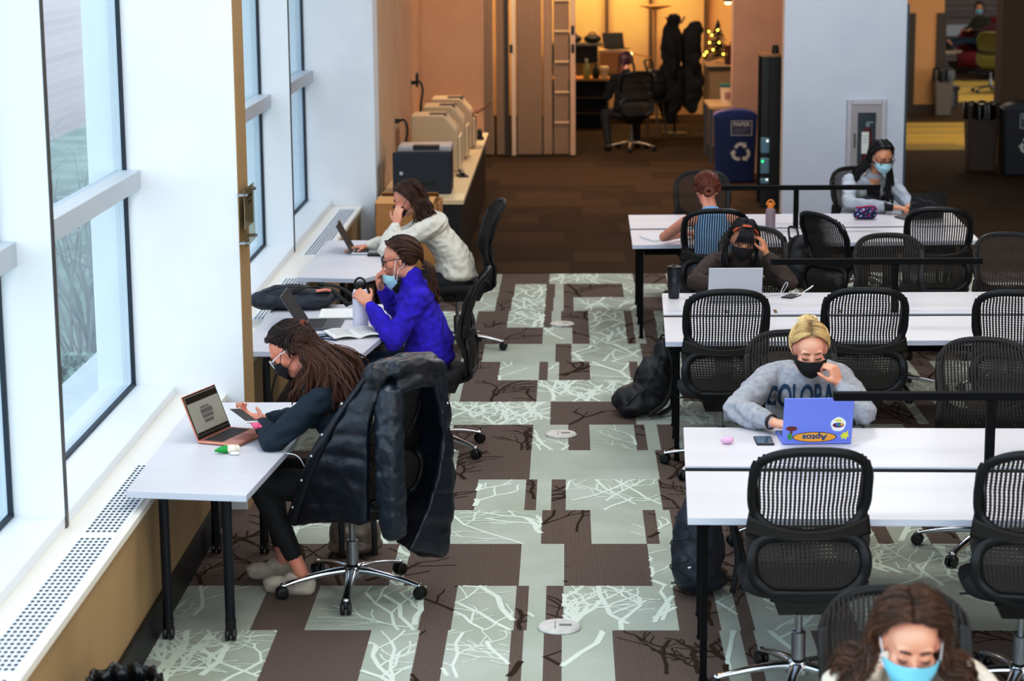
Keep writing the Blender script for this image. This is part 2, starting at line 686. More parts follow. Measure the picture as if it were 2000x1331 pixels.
shrub('bare_shrub', (-4.0, 17.2, -.6), 34, 2.0, 'bare branching shrub outside the second window from the left', 0, 1)
shrub('leafy_shrub', (-3.72, 15.3, -.6), 14, .55, 'low green shrub outside behind the bare shrub', 700, 2)

# heater grilles let into the ledge
M_grille = mat('white_grille', '#eef0f1', .4)
M_slot = mat('dark_slot', '#2b333c', .7)
def grille(name, y0, y1, label):
    e = empty(name, (-1.9, (y0+y1)/2, LEDGE), 0, label, 'vent', 'heater grilles in the window ledge')
    L = y1-y0
    g = MB()
    g.bx(-.082, .078, -L/2, L/2, .0, .004)
    obj('grille_plate', g, M_grille, e)
    g = MB()
    y = -L/2+.02
    while y < L/2-.03:
        for k in range(6):
            x = -.062+k*.0225
            g.add([(x, y, .0048), (x+.0135, y, .0048), (x+.0135, y+.024, .0048), (x, y+.024, .0048)], [(0, 1, 2, 3)])
        y += .042
    obj('slots', g, M_slot, e)
grille('heater_grille', 5.2, 6.55, 'white slotted heater grille in ledge, cut by the bottom left corner')
grille('heater_grille', 6.57, 8.17, 'white slotted heater grille in the ledge left of the nearest desk')
grille('heater_grille', 8.19, 9.3, 'white heater grille running under the nearest window desk')
grille('heater_grille', 12.9, 14.5, 'white heater grille beside the middle window desk with the backpack')
grille('heater_grille', 15.5, 18.1, 'white heater grille at the far end of the ledge by the cream column')

# ------------------------------------------------------------------ rear walls
g = MB()
g.bx(-2.2, -1.64, 18.75, 24, 0, 5)
struct('wall_rear_left', g, M_tan)
g = MB()
g.bx(-2.2, -.95, 24, 24.25, 0, 5)
g.bx(-2.2, -1.2, 24.25, 28.2, 0, 5)
struct('wall_rear', g, M_tan)
g = MB()
g.bx(2.03, 3.4, 26.0, 26.3, 0, 5)
g.bx(2.9, 3.4, 22.42, 26.0, 0, 5)
struct('wall_bin', g, mat('mauve_beige_paint', '#b79a86', .75, noise=2, col2='#ae917d'))
g = MB()
g.bx(2.265, 3.535, 22.2, 22.42, 0, 5)
struct('column', g, mat('blue_white_paint', '#d3d9e3', .6, noise=2, col2='#cdd4df'), bev=.004)
g = MB()
g.bx(3.535, 3.56, 22.22, 22.6, 0, 2.2)
struct('trim_corner_guard', g, mat('teal_guard', '#3b5563', .5))
# office beyond the folding door
g = MB()
g.bx(-2.0, 2.9, 34.2, 34.4, 0, 5)
struct('wall_office', g, mat('ochre_paint', '#ecc890', .8, noise=1.5, col2='#e8c084'))
g = MB()
g.bx(-2.2, -2.0, 28.2, 34.4, 0, 5)
g.bx(2.9, 3.1, 26.3, 34.4, 0, 5)
struct('wall_office_side', g, M_tan)
g = MB()
for x in (.62, 1.32, 2.2):
    g.bx(x, x+.05, 34.1, 34.2, 0, 4)
struct('trim_office_mullion', g, mat('brown_trim', '#6b5436', .6))
# doorway at right
g = MB()
g.bx(5.42, 6.02, 34.1, 34.6, 0, 5)
struct('column', g, mat('sand_paint', '#c49a6a', .75))
g = MB()
g.bx(5.40, 5.56, 34.06, 34.1, 0, 1.6)
g.bx(5.9, 6.05, 34.06, 34.1, 0, 1.6)
g.bx(5.40, 6.05, 34.05, 34.1, 0, .15)
struct('trim_column_base', g, mat('dark_guard', '#3a3029', .6))
g = MB()
g.bx(5.42, 9.2, 26.6, 27.0, 0, 5)
struct('wall_right', g, mat('taupe_paint', '#6a5642', .8))
g = MB()
g.bx(7.4, 30, 47, 47.2, 1.0, 5)
g.bx(4, 30, 47.2, 47.4, 0, 5)
struct('wall_far', g, mat('grey_brick', '#8e807a', .8, col2='#756863', wave=('Z', 2.2, 0)))
g = MB()
g.bx(4, 30, 46.9, 47, .55, .8)
struct('trim_far_sill', g, mat('pale_sill', '#c9cfd6', .5))
g = MB()
g.bx(9.0, 9.2, -2, 26.6, 0, 5)
struct('wall_right', g, M_tan)
g = MB()
g.bx(-2.6, 9.2, 1.0, 28, 4.9, 5.05)
struct('ceiling', g, M_white)
g = MB()
g.bx(-2.2, 30, 28, 47.4, 3.6, 3.75)
struct('ceiling_rear', g, mat('ceiling_tile', '#cfc8bd', .8))
# ------------------------------------------------------------------ task chairs
M_ring = mat('charcoal_plastic', '#0b0e12', .42, spec=.35)
M_band = mat('dark_brown_plastic', '#191614', .55, spec=.3)
M_net = mat('grey_brown_netting', '#2b2724', .6, spec=.3)
M_seat = mat('black_seat_fabric', '#0d0f12', .85)
M_chrome = mat('polished_aluminium', '#c2c5c9', .16, 1)
M_steel = mat('satin_steel', '#9a9da2', .35, 1)
M_black = mat('black_plastic', '#08090b', .4)

def back_y(z):
    K = [(.44, .215), (.52, .262), (.62, .272), (.72, .235), (.80, .238), (.90, .268), (1.0, .305), (1.08, .34)]
    if z <= K[0][0]:
        return K[0][1]
    for (a, p), (b, q) in zip(K, K[1:]):
        if z <= b:
            t = (z-a)/(b-a)
            t = t*t*(3-2*t)
            return p+(q-p)*t
    return K[-1][1]
def back_w(z):
    K = [(.44, .13), (.47, .175), (.52, .205), (.60, .225), (.70, .243), (.76, .235), (.82, .226), (.92, .236), (1.0, .236), (1.04, .222), (1.065, .19), (1.08, .12)]
    if z <= K[0][0]:
        return K[0][1]
    for (a, p), (b, q) in zip(K, K[1:]):
        if z <= b:
            return p+(q-p)*(z-a)/(b-a)
    return K[-1][1]
def bs(x, z, off=0):
    return Vector((x, back_y(z)+off-.75*x*x, z))

def make_chair(netmat=None, ringmat=None):
    netm, ringm = netmat or M_net, ringmat or M_ring
    root = empty('task_chair')
    # seat pad
    g = MB()
    def seat(u, v):
        t = 2*PI*u
        prof = [(.0, .455), (.7, .45), (.96, .452), (1.0, .472), (.985, .495), (.9, .507), (.5, .503), (.0, .498)]
        k = v*7
        i = min(int(k), 6)
        f = k-i
        r = prof[i][0]+(prof[i+1][0]-prof[i][0])*f
        z = prof[i][1]+(prof[i+1][1]-prof[i][1])*f
        x, y = sup(t, .245, .24, 3)
        return (x*r, y*r-.02, z-.035*max(0, -y/.24)**3*r)
    g.grid(seat, 32, 14)
    obj('seat', g, M_seat, root, smooth=True)
    # rings of the back frame
    g = MB()
    pts = []
    for k in range(56):
        x, z = sup(2*PI*k/56, .222, .155, 3.4)
        z = z+.912
        if z < .90:
            z -= .03*(1-(x/.222)**2)
        if z > .92:
            z += .016*(1-(x/.222)**2)
        pts.append(bs(x, z, .012))
    g.tube(pts, .011, 8, closed=True, flat=1.75, up=(0, 1, 0))
    g2 = []
    for k in range(56):
        x, z = sup(2*PI*k/56, .212, .135, 3.0)
        z = z+.60
        x *= (1.05 if z > .6 else 1.05-.35*((.6-z)/.135)**2)
        if z > .64:
            z -= .012*(1-(x/.22)**2)
        g2.append(bs(x, z, .016))
    g.tube(g2, .013, 8, closed=True, flat=1.75, up=(0, 1, 0))
    # shell sweeping from the lower ring down under the seat
    def shell(u, v):
        K = [(.50, .275, .15), (.455, .25, .145), (.425, .17, .12), (.41, .05, .09), (.415, -.06, .06)]
        k = v*4
        i = min(int(k), 3)
        f = k-i
        z = K[i][0]+(K[i+1][0]-K[i][0])*f
        y = K[i][1]+(K[i+1][1]-K[i][1])*f
        w = K[i][2]+(K[i+1][2]-K[i][2])*f
        x = (2*u-1)*w
        return (x, y-.6*x*x, z)
    g.grid(shell, 10, 12, thick=.022)
    obj('back_frame', g, ringm, root, smooth=True)
    # solid flared lumbar band between the rings
    g = MB()
    def band(u, v):
        x = (2*u-1)
        zb = .722-.02*(1-x*x)
        zt = .80-.055*(1-x*x)
        z = zb+(zt-zb)*v
        return bs(x*back_w(z), z, .016)
    g.grid(band, 24, 5, thick=.012)
    obj('lumbar_band', g, M_band, root, smooth=True)
    # netting: ribs running the full height and fine cross links
    g = MB()
    N = 27
    for i in range(N+1):
        u = (i/N*2-1)*.97
        seg = 22
        L, R, L2, R2 = [], [], [], []
        top = 1.076-.022*abs(u)**3-.03*max(0, abs(u)-.85)/.15
        for k in range(seg+1):
            z = .49+(top-.49)*k/seg
            w = back_w(min(z, 1.03))
            hw = .0044 if z > .75 else .0052
            p = bs(u*w, z, -.008)
            L.append(p+Vector((-hw, 0, 0)))
            R.append(p+Vector((hw, 0, 0)))
        vs, fs = [], []
        for a, b in zip(L, R):
            vs += [a, b, b+Vector((0, .006, 0)), a+Vector((0, .006, 0))]
        for k in range(seg):
            o = 4*k
            for q in range(4):
                r = (q+1) % 4
                fs.append((o+q, o+r, o+4+r, o+4+q))
        g.add(vs, fs)
    z = .50
    while z < 1.05:
        w = back_w(z)*(.97 if z < .98 else .90)
        t = .0010 if z > .76 else .0050
        vs = []
        for k in range(13):
            x = (k/6-1)*w
            p = bs(x, z, -.004)
            vs += [p+Vector((0, 0, -t)), p+Vector((0, 0, t))]
        g.add(vs, [(2*k, 2*k+2, 2*k+3, 2*k+1) for k in range(12)])
        z += .0135
    obj('net_panel', g, netm, root)
    # soft solid corners at the outer edges of the net
    for s in (-1, 1):
        g = MB()
        def edge(u, v, s=s):
            z = .50+(1.0-.50)*v
            w = back_w(min(z, 1.045))
            x = s*(w*(1.0)-.035*u*(1 if z < 1.03 else 1.0))
            return bs(x, z-.012*(1-u)*max(0, v-.9)*10, -.010)
        g.grid(edge, 3, 26, thick=.008)
        obj('edge_band', g, mat('grey_plastic', '#252322', .5, spec=.35), root, smooth=True)
    # mechanism and column
    g = MB()
    g.box((0, .02, .405), (.20, .26, .07), taper=1.25)
    g.tube([(.08, -.03, .42), (.24, -.04, .41)], .006, 6)
    obj('seat_mechanism', g, M_black, root, bev=.008)
    g = MB()
    g.lathe([(.027, .09), (.029, .10), (.029, .25), (.024, .255)], 18)
    g.lathe([(.014, .25), (.014, .38)], 14)
    obj('gas_cylinder', g, M_steel, root, smooth=False)
    g = MB()
    g.lathe([(.045, .075), (.05, .085), (.048, .12), (.034, .14), (.0, .142)], 20)
    obj('base_hub', g, M_chrome, root, smooth=True)
    # five arms, each with its caster
    ga = MB()
    def arm(u, v):
        r = .035+.295*v
        zt = .128-.055*v**1.6
        h = .036-.02*v
        w = .026-.010*v+.006*max(0, v-.85)/.15
        t = 2*PI*u
        c, s = math.cos(t), math.sin(t)
        x, z = sup(t, w, h*.5, 2.6)
        return (x, -r, zt-h*.5+z)
    ga.grid(arm, 14, 12)
    ga.ell((0, -.332, .066), (.018, .012, .012), nu=10, nv=6)
    gc = MB()
    for s in (-1, 1):
        gc.lathe([(.012, -.011), (.027, -.009), (.03, 0), (.027, .009), (.012, .011)], 16, (s*.015, -.335, .031), Matrix.Rotation(PI/2, 3, 'Y'))
    gc.lathe([(.016, .03), (.018, .045), (.012, .062)], 12, (0, -.335, 0))
    am, cm = ga.mesh('base_arm'), gc.mesh('caster')
    am.materials.append(M_chrome)
    cm.materials.append(M_black)
    am.polygons.foreach_set('use_smooth', [True]*len(am.polygons))
    for k in range(5):
        a = bpy.data.objects.new('base_arm', am)
        COL.objects.link(a)
        a.parent = root
        a.rotation_euler = (0, 0, 2*PI*k/5)
        c = bpy.data.objects.new('caster', cm)
        COL.objects.link(c)
        c.parent = a
    return root

CH = make_chair()
used = [False]
def chair(x, y, rz, base, label, group=None, src=None, dz=0):
    if src is None and not used[0]:
        o = CH
        used[0] = True
    else:
        o = copy_tree(src or CH)
    o.location = (x, y, 0)
    o.rotation_euler = (0, 0, rz)
    tag(o, label, 'chair', group)
    for c in o.children:
        if dz and not c.name.startswith(('base', 'gas')):
            c.location.z = -dz
        if c.name.startswith('base_arm'):
            c.rotation_euler = (0, 0, c.rotation_euler[2]+base)
    return o
GD = 'mesh-backed task chairs around the desks'
# window side
chair(-1.0, 9.38, -2.25, .993, 'swivel chair at the nearest window desk with a puffer coat over its back', GD)
chair(-.80, 12.06, -1.62, .30, 'swivel chair under the woman in the purple sweater', GD)
chair(-.80, 15.08, -1.40, .62, 'swivel chair under the woman in the cream sweater', GD)
# nearest pair of desks
chair(.925, 8.10, PI+.02, .608, 'empty chair seen from behind at the nearest double desk, below the blue laptop', GD)
chair(1.80, 8.05, PI-.05, .55, 'empty chair seen from behind at the nearest double desk, cut by the right border', GD)
chair(1.14, 10.22, .04, .2, 'chair behind the woman in the grey sweatshirt', GD, dz=.09)
chair(2.05, 10.02, -.06, .9, 'empty chair facing the camera beyond the nearest desk, right of the sweatshirt woman', GD, dz=.09)
# middle pair
chair(.865, 11.62, PI+.02, .15, 'empty chair seen from behind at the middle desk, below the silver laptop', GD)
chair(1.64, 11.66, PI-.04, .5, 'empty chair seen from behind at the middle desk, behind the blonde woman', GD)
chair(2.50, 11.55, PI-.25, .3, 'empty chair at the middle desk, turned and cut by the right border', GD)
chair(1.30, 13.98, .12, .2, 'chair behind the woman with the orange headband', GD, dz=.09)
chair(2.14, 13.62, .03, .4, 'empty chair facing the camera beyond the middle desk, below the rail post', GD, dz=.09)
chair(2.92, 13.64, -.03, .1, 'empty chair facing the camera beyond the middle desk, at the right border', GD, dz=.09)
# far pair
chair(1.03, 14.9, PI+.02, .3, 'chair holding the woman in the blue tank top', GD)
chair(1.98, 14.55, PI-1.0, .7, 'empty chair turned sideways right of the hanging black backpack', GD)
chair(2.62, 14.92, PI-.1, .3, 'empty chair seen from behind at the right end of the far desk', GD)
chair(1.13, 17.3, .0, .3, 'empty chair on the far side of the far desk behind the bun-haired woman', GD, dz=.09)
chair(2.52, 17.55, .3, .3, 'chair behind the woman in the pale grey cardigan', GD, dz=.09)
# nearest, bottom of the frame
chair(1.02, 6.0, .03, .5, 'chair at the bottom of the photo behind the woman with the blue mask', GD, dz=.09)
# beyond
chair(.88, 28.75, PI+.25, .55, 'dark swivel chair in the warmly lit office', GD)
CHY = make_chair(mat('lime_netting', '#6f6a14', .6), mat('lime_plastic', '#5c5a18', .5))
CHY.location = (7.62, 38.3, 0)
CHY.rotation_euler = (0, 0, PI-.3)
tag(CHY, 'lime yellow task chair in the room beyond the doorway', 'chair')

# ------------------------------------------------------------------ desks
M_top = mat('white_laminate', '#d2d0d5', .36, noise=1.2, col2='#cdcacf', stretch=(.4, 4, 1))
M_edge = mat('grey_edge_band', '#c3c6d2', .4)
M_blackm = mat('black_metal', '#08090b', .7, spec=.12)
TZ = .72
def slab(name, poly, parent):
    g = MB()
    n = len(poly)
    g.prism(poly, TZ-.03, TZ)
    g.m = [1 if i >= 2 else 0 for i in range(len(g.f))]
    return obj(name, g, [M_top, M_edge], parent, bev=.002)
def leg(parent, x, y, r=.022, wheel=True):
    g = MB()
    g.lathe([(r, .05), (r, TZ-.03)], 14, (x, y, 0))
    l = obj('leg', g, mat('dark_steel_leg', '#161b23', .35, .3), parent)
    g = MB()
    g.lathe([(r*1.05, .03), (r*1.1, .1)], 14, (x, y, 0))
    for s in (-1, 1):
        g.lathe([(.01, -.010), (.028, -.008), (.03, 0), (.028, .008), (.01, .010)], 16, (x+s*.014, y, .03), Matrix.Rotation(PI/2, 3, 'Y'))
    obj('caster', g, M_black, l)
def wdesk(label, poly, legs):
    cx = sum(p[0] for p in poly)/len(poly)
    cy = sum(p[1] for p in poly)/len(poly)
    e = empty('window_desk', (cx, cy, 0), 0, label, 'desk', 'white desks along the windows')
    slab('desktop', [(x-cx, y-cy) for x, y in poly], e)
    for x, y in legs:
        leg(e, x-cx, y-cy)
    g = MB()
    ys = [p[1] for p in legs]
    xs = [p[0] for p in legs]
    g.bx(min(xs)-cx, max(xs)-cx, min(ys)-cy-.015, min(ys)-cy+.015, TZ-.06, TZ-.03)
    g.bx(min(xs)-cx, max(xs)-cx, max(ys)-cy-.015, max(ys)-cy+.015, TZ-.06, TZ-.03)
    obj('under_frame', g, M_blackm, e)
wdesk('white desk nearest the camera by the windows, holding the rose gold laptop', [(-1.86, 8.53), (-1.34, 8.46), (-1.255, 9.37), (-1.25, 10.2), (-1.86, 10.2)], [(-1.74, 8.72), (-1.465, 8.7), (-1.74, 10.0), (-1.5, 10.0)])
wdesk('white window desk holding the backpack, notebooks and tall water bottle', [(-1.83, 11.48), (-1.13, 11.43), (-1.07, 11.86), (-1.07, 12.95), (-1.83, 12.95)], [(-1.7, 11.6), (-1.3, 11.6), (-1.7, 12.8), (-1.3, 12.8)])
wdesk('white window desk farthest from the camera, below the cream sweater', [(-1.82, 13.98), (-1.37, 13.91), (-1.26, 14.1), (-1.22, 15.66), (-1.8, 15.68)], [(-1.68, 14.15), (-1.42, 14.15), (-1.68, 15.5), (-1.42, 15.5)])

def bench(label, c00, c10, c11, c01, rail0, rail1, post, ry, sk=0):
    """pair of desktops either side of a black beam that carries a low rail"""
    ox, oy = c00
    e = empty('double_desk', (ox, oy, 0), 0, label, 'desk', 'double desks across the aisle')
    L = lambda p: (p[0]-ox, p[1]-oy)
    def mix(a, b, t):
        return (a[0]+(b[0]-a[0])*t, a[1]+(b[1]-a[1])*t)
    l1, r1 = mix(c00, c01, .475), mix(c10, c11, .475)
    l2, r2 = mix(c00, c01, .53), mix(c10, c11, .53)
    slab('desktop', [L(c00), L(c10), L(r1), L(l1)], e)
    slab('desktop', [L(l2), L(r2), L(c11), L(c01)], e)
    g = MB()
    g.prism([L(l1), L(r1), L(r2), L(l2)], TZ-.09, TZ-.009)
    obj('centre_beam', g, M_blackm, e)
    for t in (.06, .40, .6, .93):
        for (a, b, dx) in ((c00, c01, .07), (c10, c11, -.12)):
            p = mix(a, b, t)
            x, y = p[0]+dx-ox, p[1]-oy
            g = MB()
            g.tube([(x, y, 0), (x, y, TZ-.04)], .02, 4, up=(1, 1, 0))
            g.lathe([(.016, 0), (.02, .012), (.012, .02)], 10, (x, y, 0))
            obj('leg', g, M_blackm, e)
    for (a, b, dx) in ((c00, c01, .07), (c10, c11, -.12)):
        p, q = mix(a, b, .05), mix(a, b, .95)
        g = MB()
        g.tube([(p[0]+dx-ox, p[1]-oy, TZ-.055), (q[0]+dx-ox, q[1]-oy, TZ-.055)], .026, 4, up=(0, 0, 1))
        obj('cross_rail', g, M_blackm, e)
    g = MB()
    g.bx(.1, c10[0]-c00[0]-.15, .3, .36, TZ-.12, TZ-.03)
    obj('cable_tray', g, M_blackm, e)
    g = MB()
    g.bx(rail0-ox, rail1-ox, ry-oy-.022, ry-oy+.022, 1.015, 1.05)
    rl = obj('rail', g, M_blackm, e, bev=.003)
    g = MB()
    g.bx(post-ox-.019, post-ox+.019, ry-oy-.015, ry-oy+.015, TZ-.03, 1.016)
    obj('rail_post', g, M_blackm, rl)
    return e
bench('double desk nearest the camera, holding the blue laptop with stickers', (.477, 8.117), (3.1, 8.05), (3.12, 9.60), (.544, 9.656), 1.15, 2.6, 1.83, 8.93)
md = bench('middle double desk, holding the silver laptop and dark tumbler', (.555, 11.72), (3.2, 11.75), (3.22, 13.33), (.606, 13.316), 1.23, 2.5, 1.98, 12.62)
bench('farthest double desk, holding the mauve bottle and spotted pencil case', (.48, 15.376), (3.056, 15.535), (3.123, 17.051), (.497, 17.013), 1.19, 2.40, 1.77, 16.24)
# hinged cable flap edge and brass fittings on the middle desk
g = MB()
g.bx(.04, 2.6, .93, .945, TZ, TZ+.004)
obj('cable_flap', g, M_edge, md)
for x in (.36, .66, 1.05):
    g = MB()
    g.lathe([(.0, 0), (.011, .001), (.012, .006), (.006, .008)], 12, (x+.05, .90, TZ))
    g.lathe([(.0, 0), (.011, .001), (.012, .006), (.006, .008)], 12, (x+.05, .955, TZ))
    g.bx(x+.044, x+.056, .90, .955, TZ+.001, TZ+.006)
    obj('brass_fitting', g, mat('brass', '#8c6a2a', .3, 1), md)
# ------------------------------------------------------------------ people
from mathutils import noise as mnoise
V = Vector
def skin_mat(name, a, b):
    return mat(name, a, .5, col2=b, noise=9, bump=.03, bscale=300)
SK_FAIR = skin_mat('fair_skin', '#e2a88f', '#d8977d')
SK_PINK = skin_mat('rosy_skin', '#dd9a82', '#cf876e')
SK_TAN = skin_mat('tan_skin', '#d69f7e', '#c98e6d')
M_brow = mat('brow_hair', '#33231b', .7)
M_lash = mat('lash', '#1c1210', .6)
M_lip = mat('lip', '#b9605a', .45)
M_denim = mat('blue_denim', '#17293f', .85, noise=60, col2='#20364f')
M_leg = mat('black_leggings', '#08090d', .8)
M_strap = mat('ear_loop', '#e9edf0', .6)
M_shoe = mat('offwhite_canvas', '#c8beb0', .8, noise=25, col2='#b9ae9e')
M_sole = mat('rubber_sole', '#cfc5b4', .7)

def hand(g, w, d, n, th, curl=(.5, .6, .4), spread=.12, k=1.0, tcurl=.5, fr=None):
    """palm, five unequal bent fingers; d to the fingertips, n out of the palm, th to the thumb side"""
    w, d, n = Vector(w), Vector(d).normalized(), Vector(n)
    n = (n-d*n.dot(d)).normalized()
    t = d.cross(n).normalized()
    if t.dot(Vector(th)) < 0:
        t = -t
    offs = [.027, .009, -.009, -.026]
    lens = [(.040, .024, .018), (.044, .028, .019), (.041, .026, .019), (.032, .019, .017)]
    kn = [.083, .087, .083, .074]
    g.ell(w, .024*k)
    for i in range(4):
        b = w+d*kn[i]*k+t*offs[i]*k
        g.cap([w+t*offs[i]*.6*k+d*.012, w+d*.045*k+t*offs[i]*.9*k, b], [.0165*k, .0160*k, .0115*k], 8)
        p = b
        dd = (d+t*spread*offs[i]/.027).normalized()
        nn = n.copy()
        cc = (curl if fr is None else fr[i])
        for j in range(3):
            a = cc[j]
            dd2 = dd*math.cos(a)+nn*math.sin(a)
            nn = nn*math.cos(a)-dd*math.sin(a)
            dd = dd2.normalized()
            q = p+dd*lens[i][j]*k
            g.cap([p, q], [(.0098-.0011*j)*k, (.0090-.0013*j)*k], 8)
            p = q
    b = w+d*.018*k+t*.022*k
    dd = (d*.55+t*.75+n*.25).normalized()
    p = b+dd*.042*k
    g.cap([b, p], [.0165*k, .0125*k], 8)
    for L in (.033, .026):
        dd = (dd+n*.35*tcurl+d*.45*tcurl-t*.45*tcurl).normalized()
        q = p+dd*L*k
        g.cap([p, q], [.0108*k, .0090*k], 8)
        p = q

HC, HR = Vector((0, .014, .026)), Vector((.079, .101, .094))
def push(p, off):
    q = p-HC
    e = math.sqrt((q.x/(HR.x+off))**2+(q.y/(HR.y+off))**2+(q.z/(HR.z+off))**2)
    return HC+q/e if e < 1 and e > 1e-6 else p

def head_shapes(g, M):
    def E(c, r):
        g.ell(M @ Vector(c), r, rot=M.to_3x3(), nu=16, nv=10)
    E((0, .014, .026), (.074, .096, .089))
    E((0, -.028, -.018), (.060, .070, .092))
    E((0, -.05, -.085), (.036, .036, .027))
    E((0, -.015, -.07), (.055, .06, .04))
    for s in (-1, 1):
        E((s*.036, -.062, -.022), (.028, .028, .026))
        E((s*.031, -.0815, .010), (.0165, .011, .0105))
        E((s*.028, -.080, .032), (.026, .014, .009))
        E((s*.070, .008, -.008), (.018, .021, .032))
    E((0, -.036, .038), (.063, .055, .062))
    g.cap([M @ Vector((0, -.094, .014)), M @ Vector((0, -.112, -.024))], [.0085, .0125], 10)
    for s in (-1, 1):
        E((s*.011, -.102, -.027), (.009, .010, .008))
    E((0, -.095, -.052), (.021, .010, .006))
    E((0, -.093, -.062), (.019, .011, .007))

def face_bits(root, M, brow=M_brow, lips=True):
    for s in (-1, 1):
        g = MB()
        g.tube([M @ Vector((s*x, y, z)) for x, y, z in ((.012, -.0955, .030), (.026, -.0955, .036), (.040, -.089, .035), (.050, -.078, .029))], [.0032, .0042, .0034, .0015], 6)
        obj('eyebrow', g, brow, root, smooth=True)
        g = MB()
        g.tube([M @ Vector((s*x, y, z)) for x, y, z in ((.016, -.0905, .004), (.024, -.0945, .0005), (.033, -.0945, -.0005), (.041, -.0905, .0015), (.048, -.083, .005))], [.0012, .0022, .0024, .0024, .001], 6)
        obj('eyelash', g, M_lash, root, smooth=True)
    if lips:
        g = MB()
        g.ell(M @ Vector((0, -.1035, -.0535)), (.020, .005, .0042), rot=M.to_3x3())
        g.ell(M @ Vector((0, -.1025, -.0615)), (.017, .005, .0048), rot=M.to_3x3())
        obj('lips', g, M_lip, root, smooth=True)

def mask(root, M, m, drop=0.0, loops=True, loopm=None):
    g = MB()
    def f(u, v):
        a = (2*u-1)
        ph = a*1.22
        ztop = .002-.018*abs(a)**1.3-(0 if abs(a) > .25 else -.004*(1-abs(a)/.25))
        zbot = -.104+.045*abs(a)**1.6
        z = ztop+(zbot-ztop)*v
        r = .122 if v < .25 else .122
        bulge = .126-.02*abs(v-.42)-.018*max(0, v-.5)*2
        x = .081*math.sin(ph)*(1-.15*v*v)
        y = -.018-(bulge-.018)*math.cos(ph)**1.05-.004*math.exp(-(a/.18)**2)*(1-v)
        z += .0012*math.sin(v*22)
        return M @ Vector((x, y, z+drop))
    g.grid(f, 28, 18, thick=.002)
    k = obj('face_mask', g, m, root, smooth=True)
    if loops:
        for s in (-1, 1):
            g = MB()
            A = Vector((s*.0775, -.055, -.018+drop))
            B = Vector((s*.070, -.05, -.055+drop))
            g.tube([M @ p for p in crom([A, (s*.084, -.02, .012), (s*.088, .012, .018), (s*.087, .026, -.004), (s*.084, .012, -.034), (s*.078, -.02, -.05), B], 20)], .0017, 5)
            obj('ear_loop', g, loopm or M_strap, k)
    return k

def glasses(root, M, m, clear=False, dz=0.0):
    g = MB()
    for s in (-1, 1):
        pts = []
        for i in range(24):
            x, z = sup(2*PI*i/24, .026, .021, 2.6)
            x += s*.033
            pts.append(M @ Vector((x, -.112+.9*x*x*4, z+.004+dz)))
        g.tube(pts, .0026, 6, closed=True)
        g.tube([M @ Vector(p) for p in ((s*.058, -.100, .012+dz), (s*.078, -.085, .014+dz), (s*.086, -.02, .014), (s*.088, .02, .008), (s*.086, .035, -.008))], .0024, 6)
    g.tube([M @ Vector(p) for p in ((-.009, -.112, .008+dz), (0, -.114, .011+dz), (.009, -.112, .008+dz))], .0022, 6)
    f = obj('eyeglasses', g, m, root, smooth=True)
    g = MB()
    for s in (-1, 1):
        pts = []
        for i in range(20):
            x, z = sup(2*PI*i/20, .025, .020, 2.6)
            x += s*.033
            pts.append(M @ Vector((x, -.1115+.9*x*x*4, z+.004+dz)))
        g.add(pts, [tuple(range(20))])
    obj('lens', g, glass_mat('lens_glass', '#f4f7fa', .1), f)

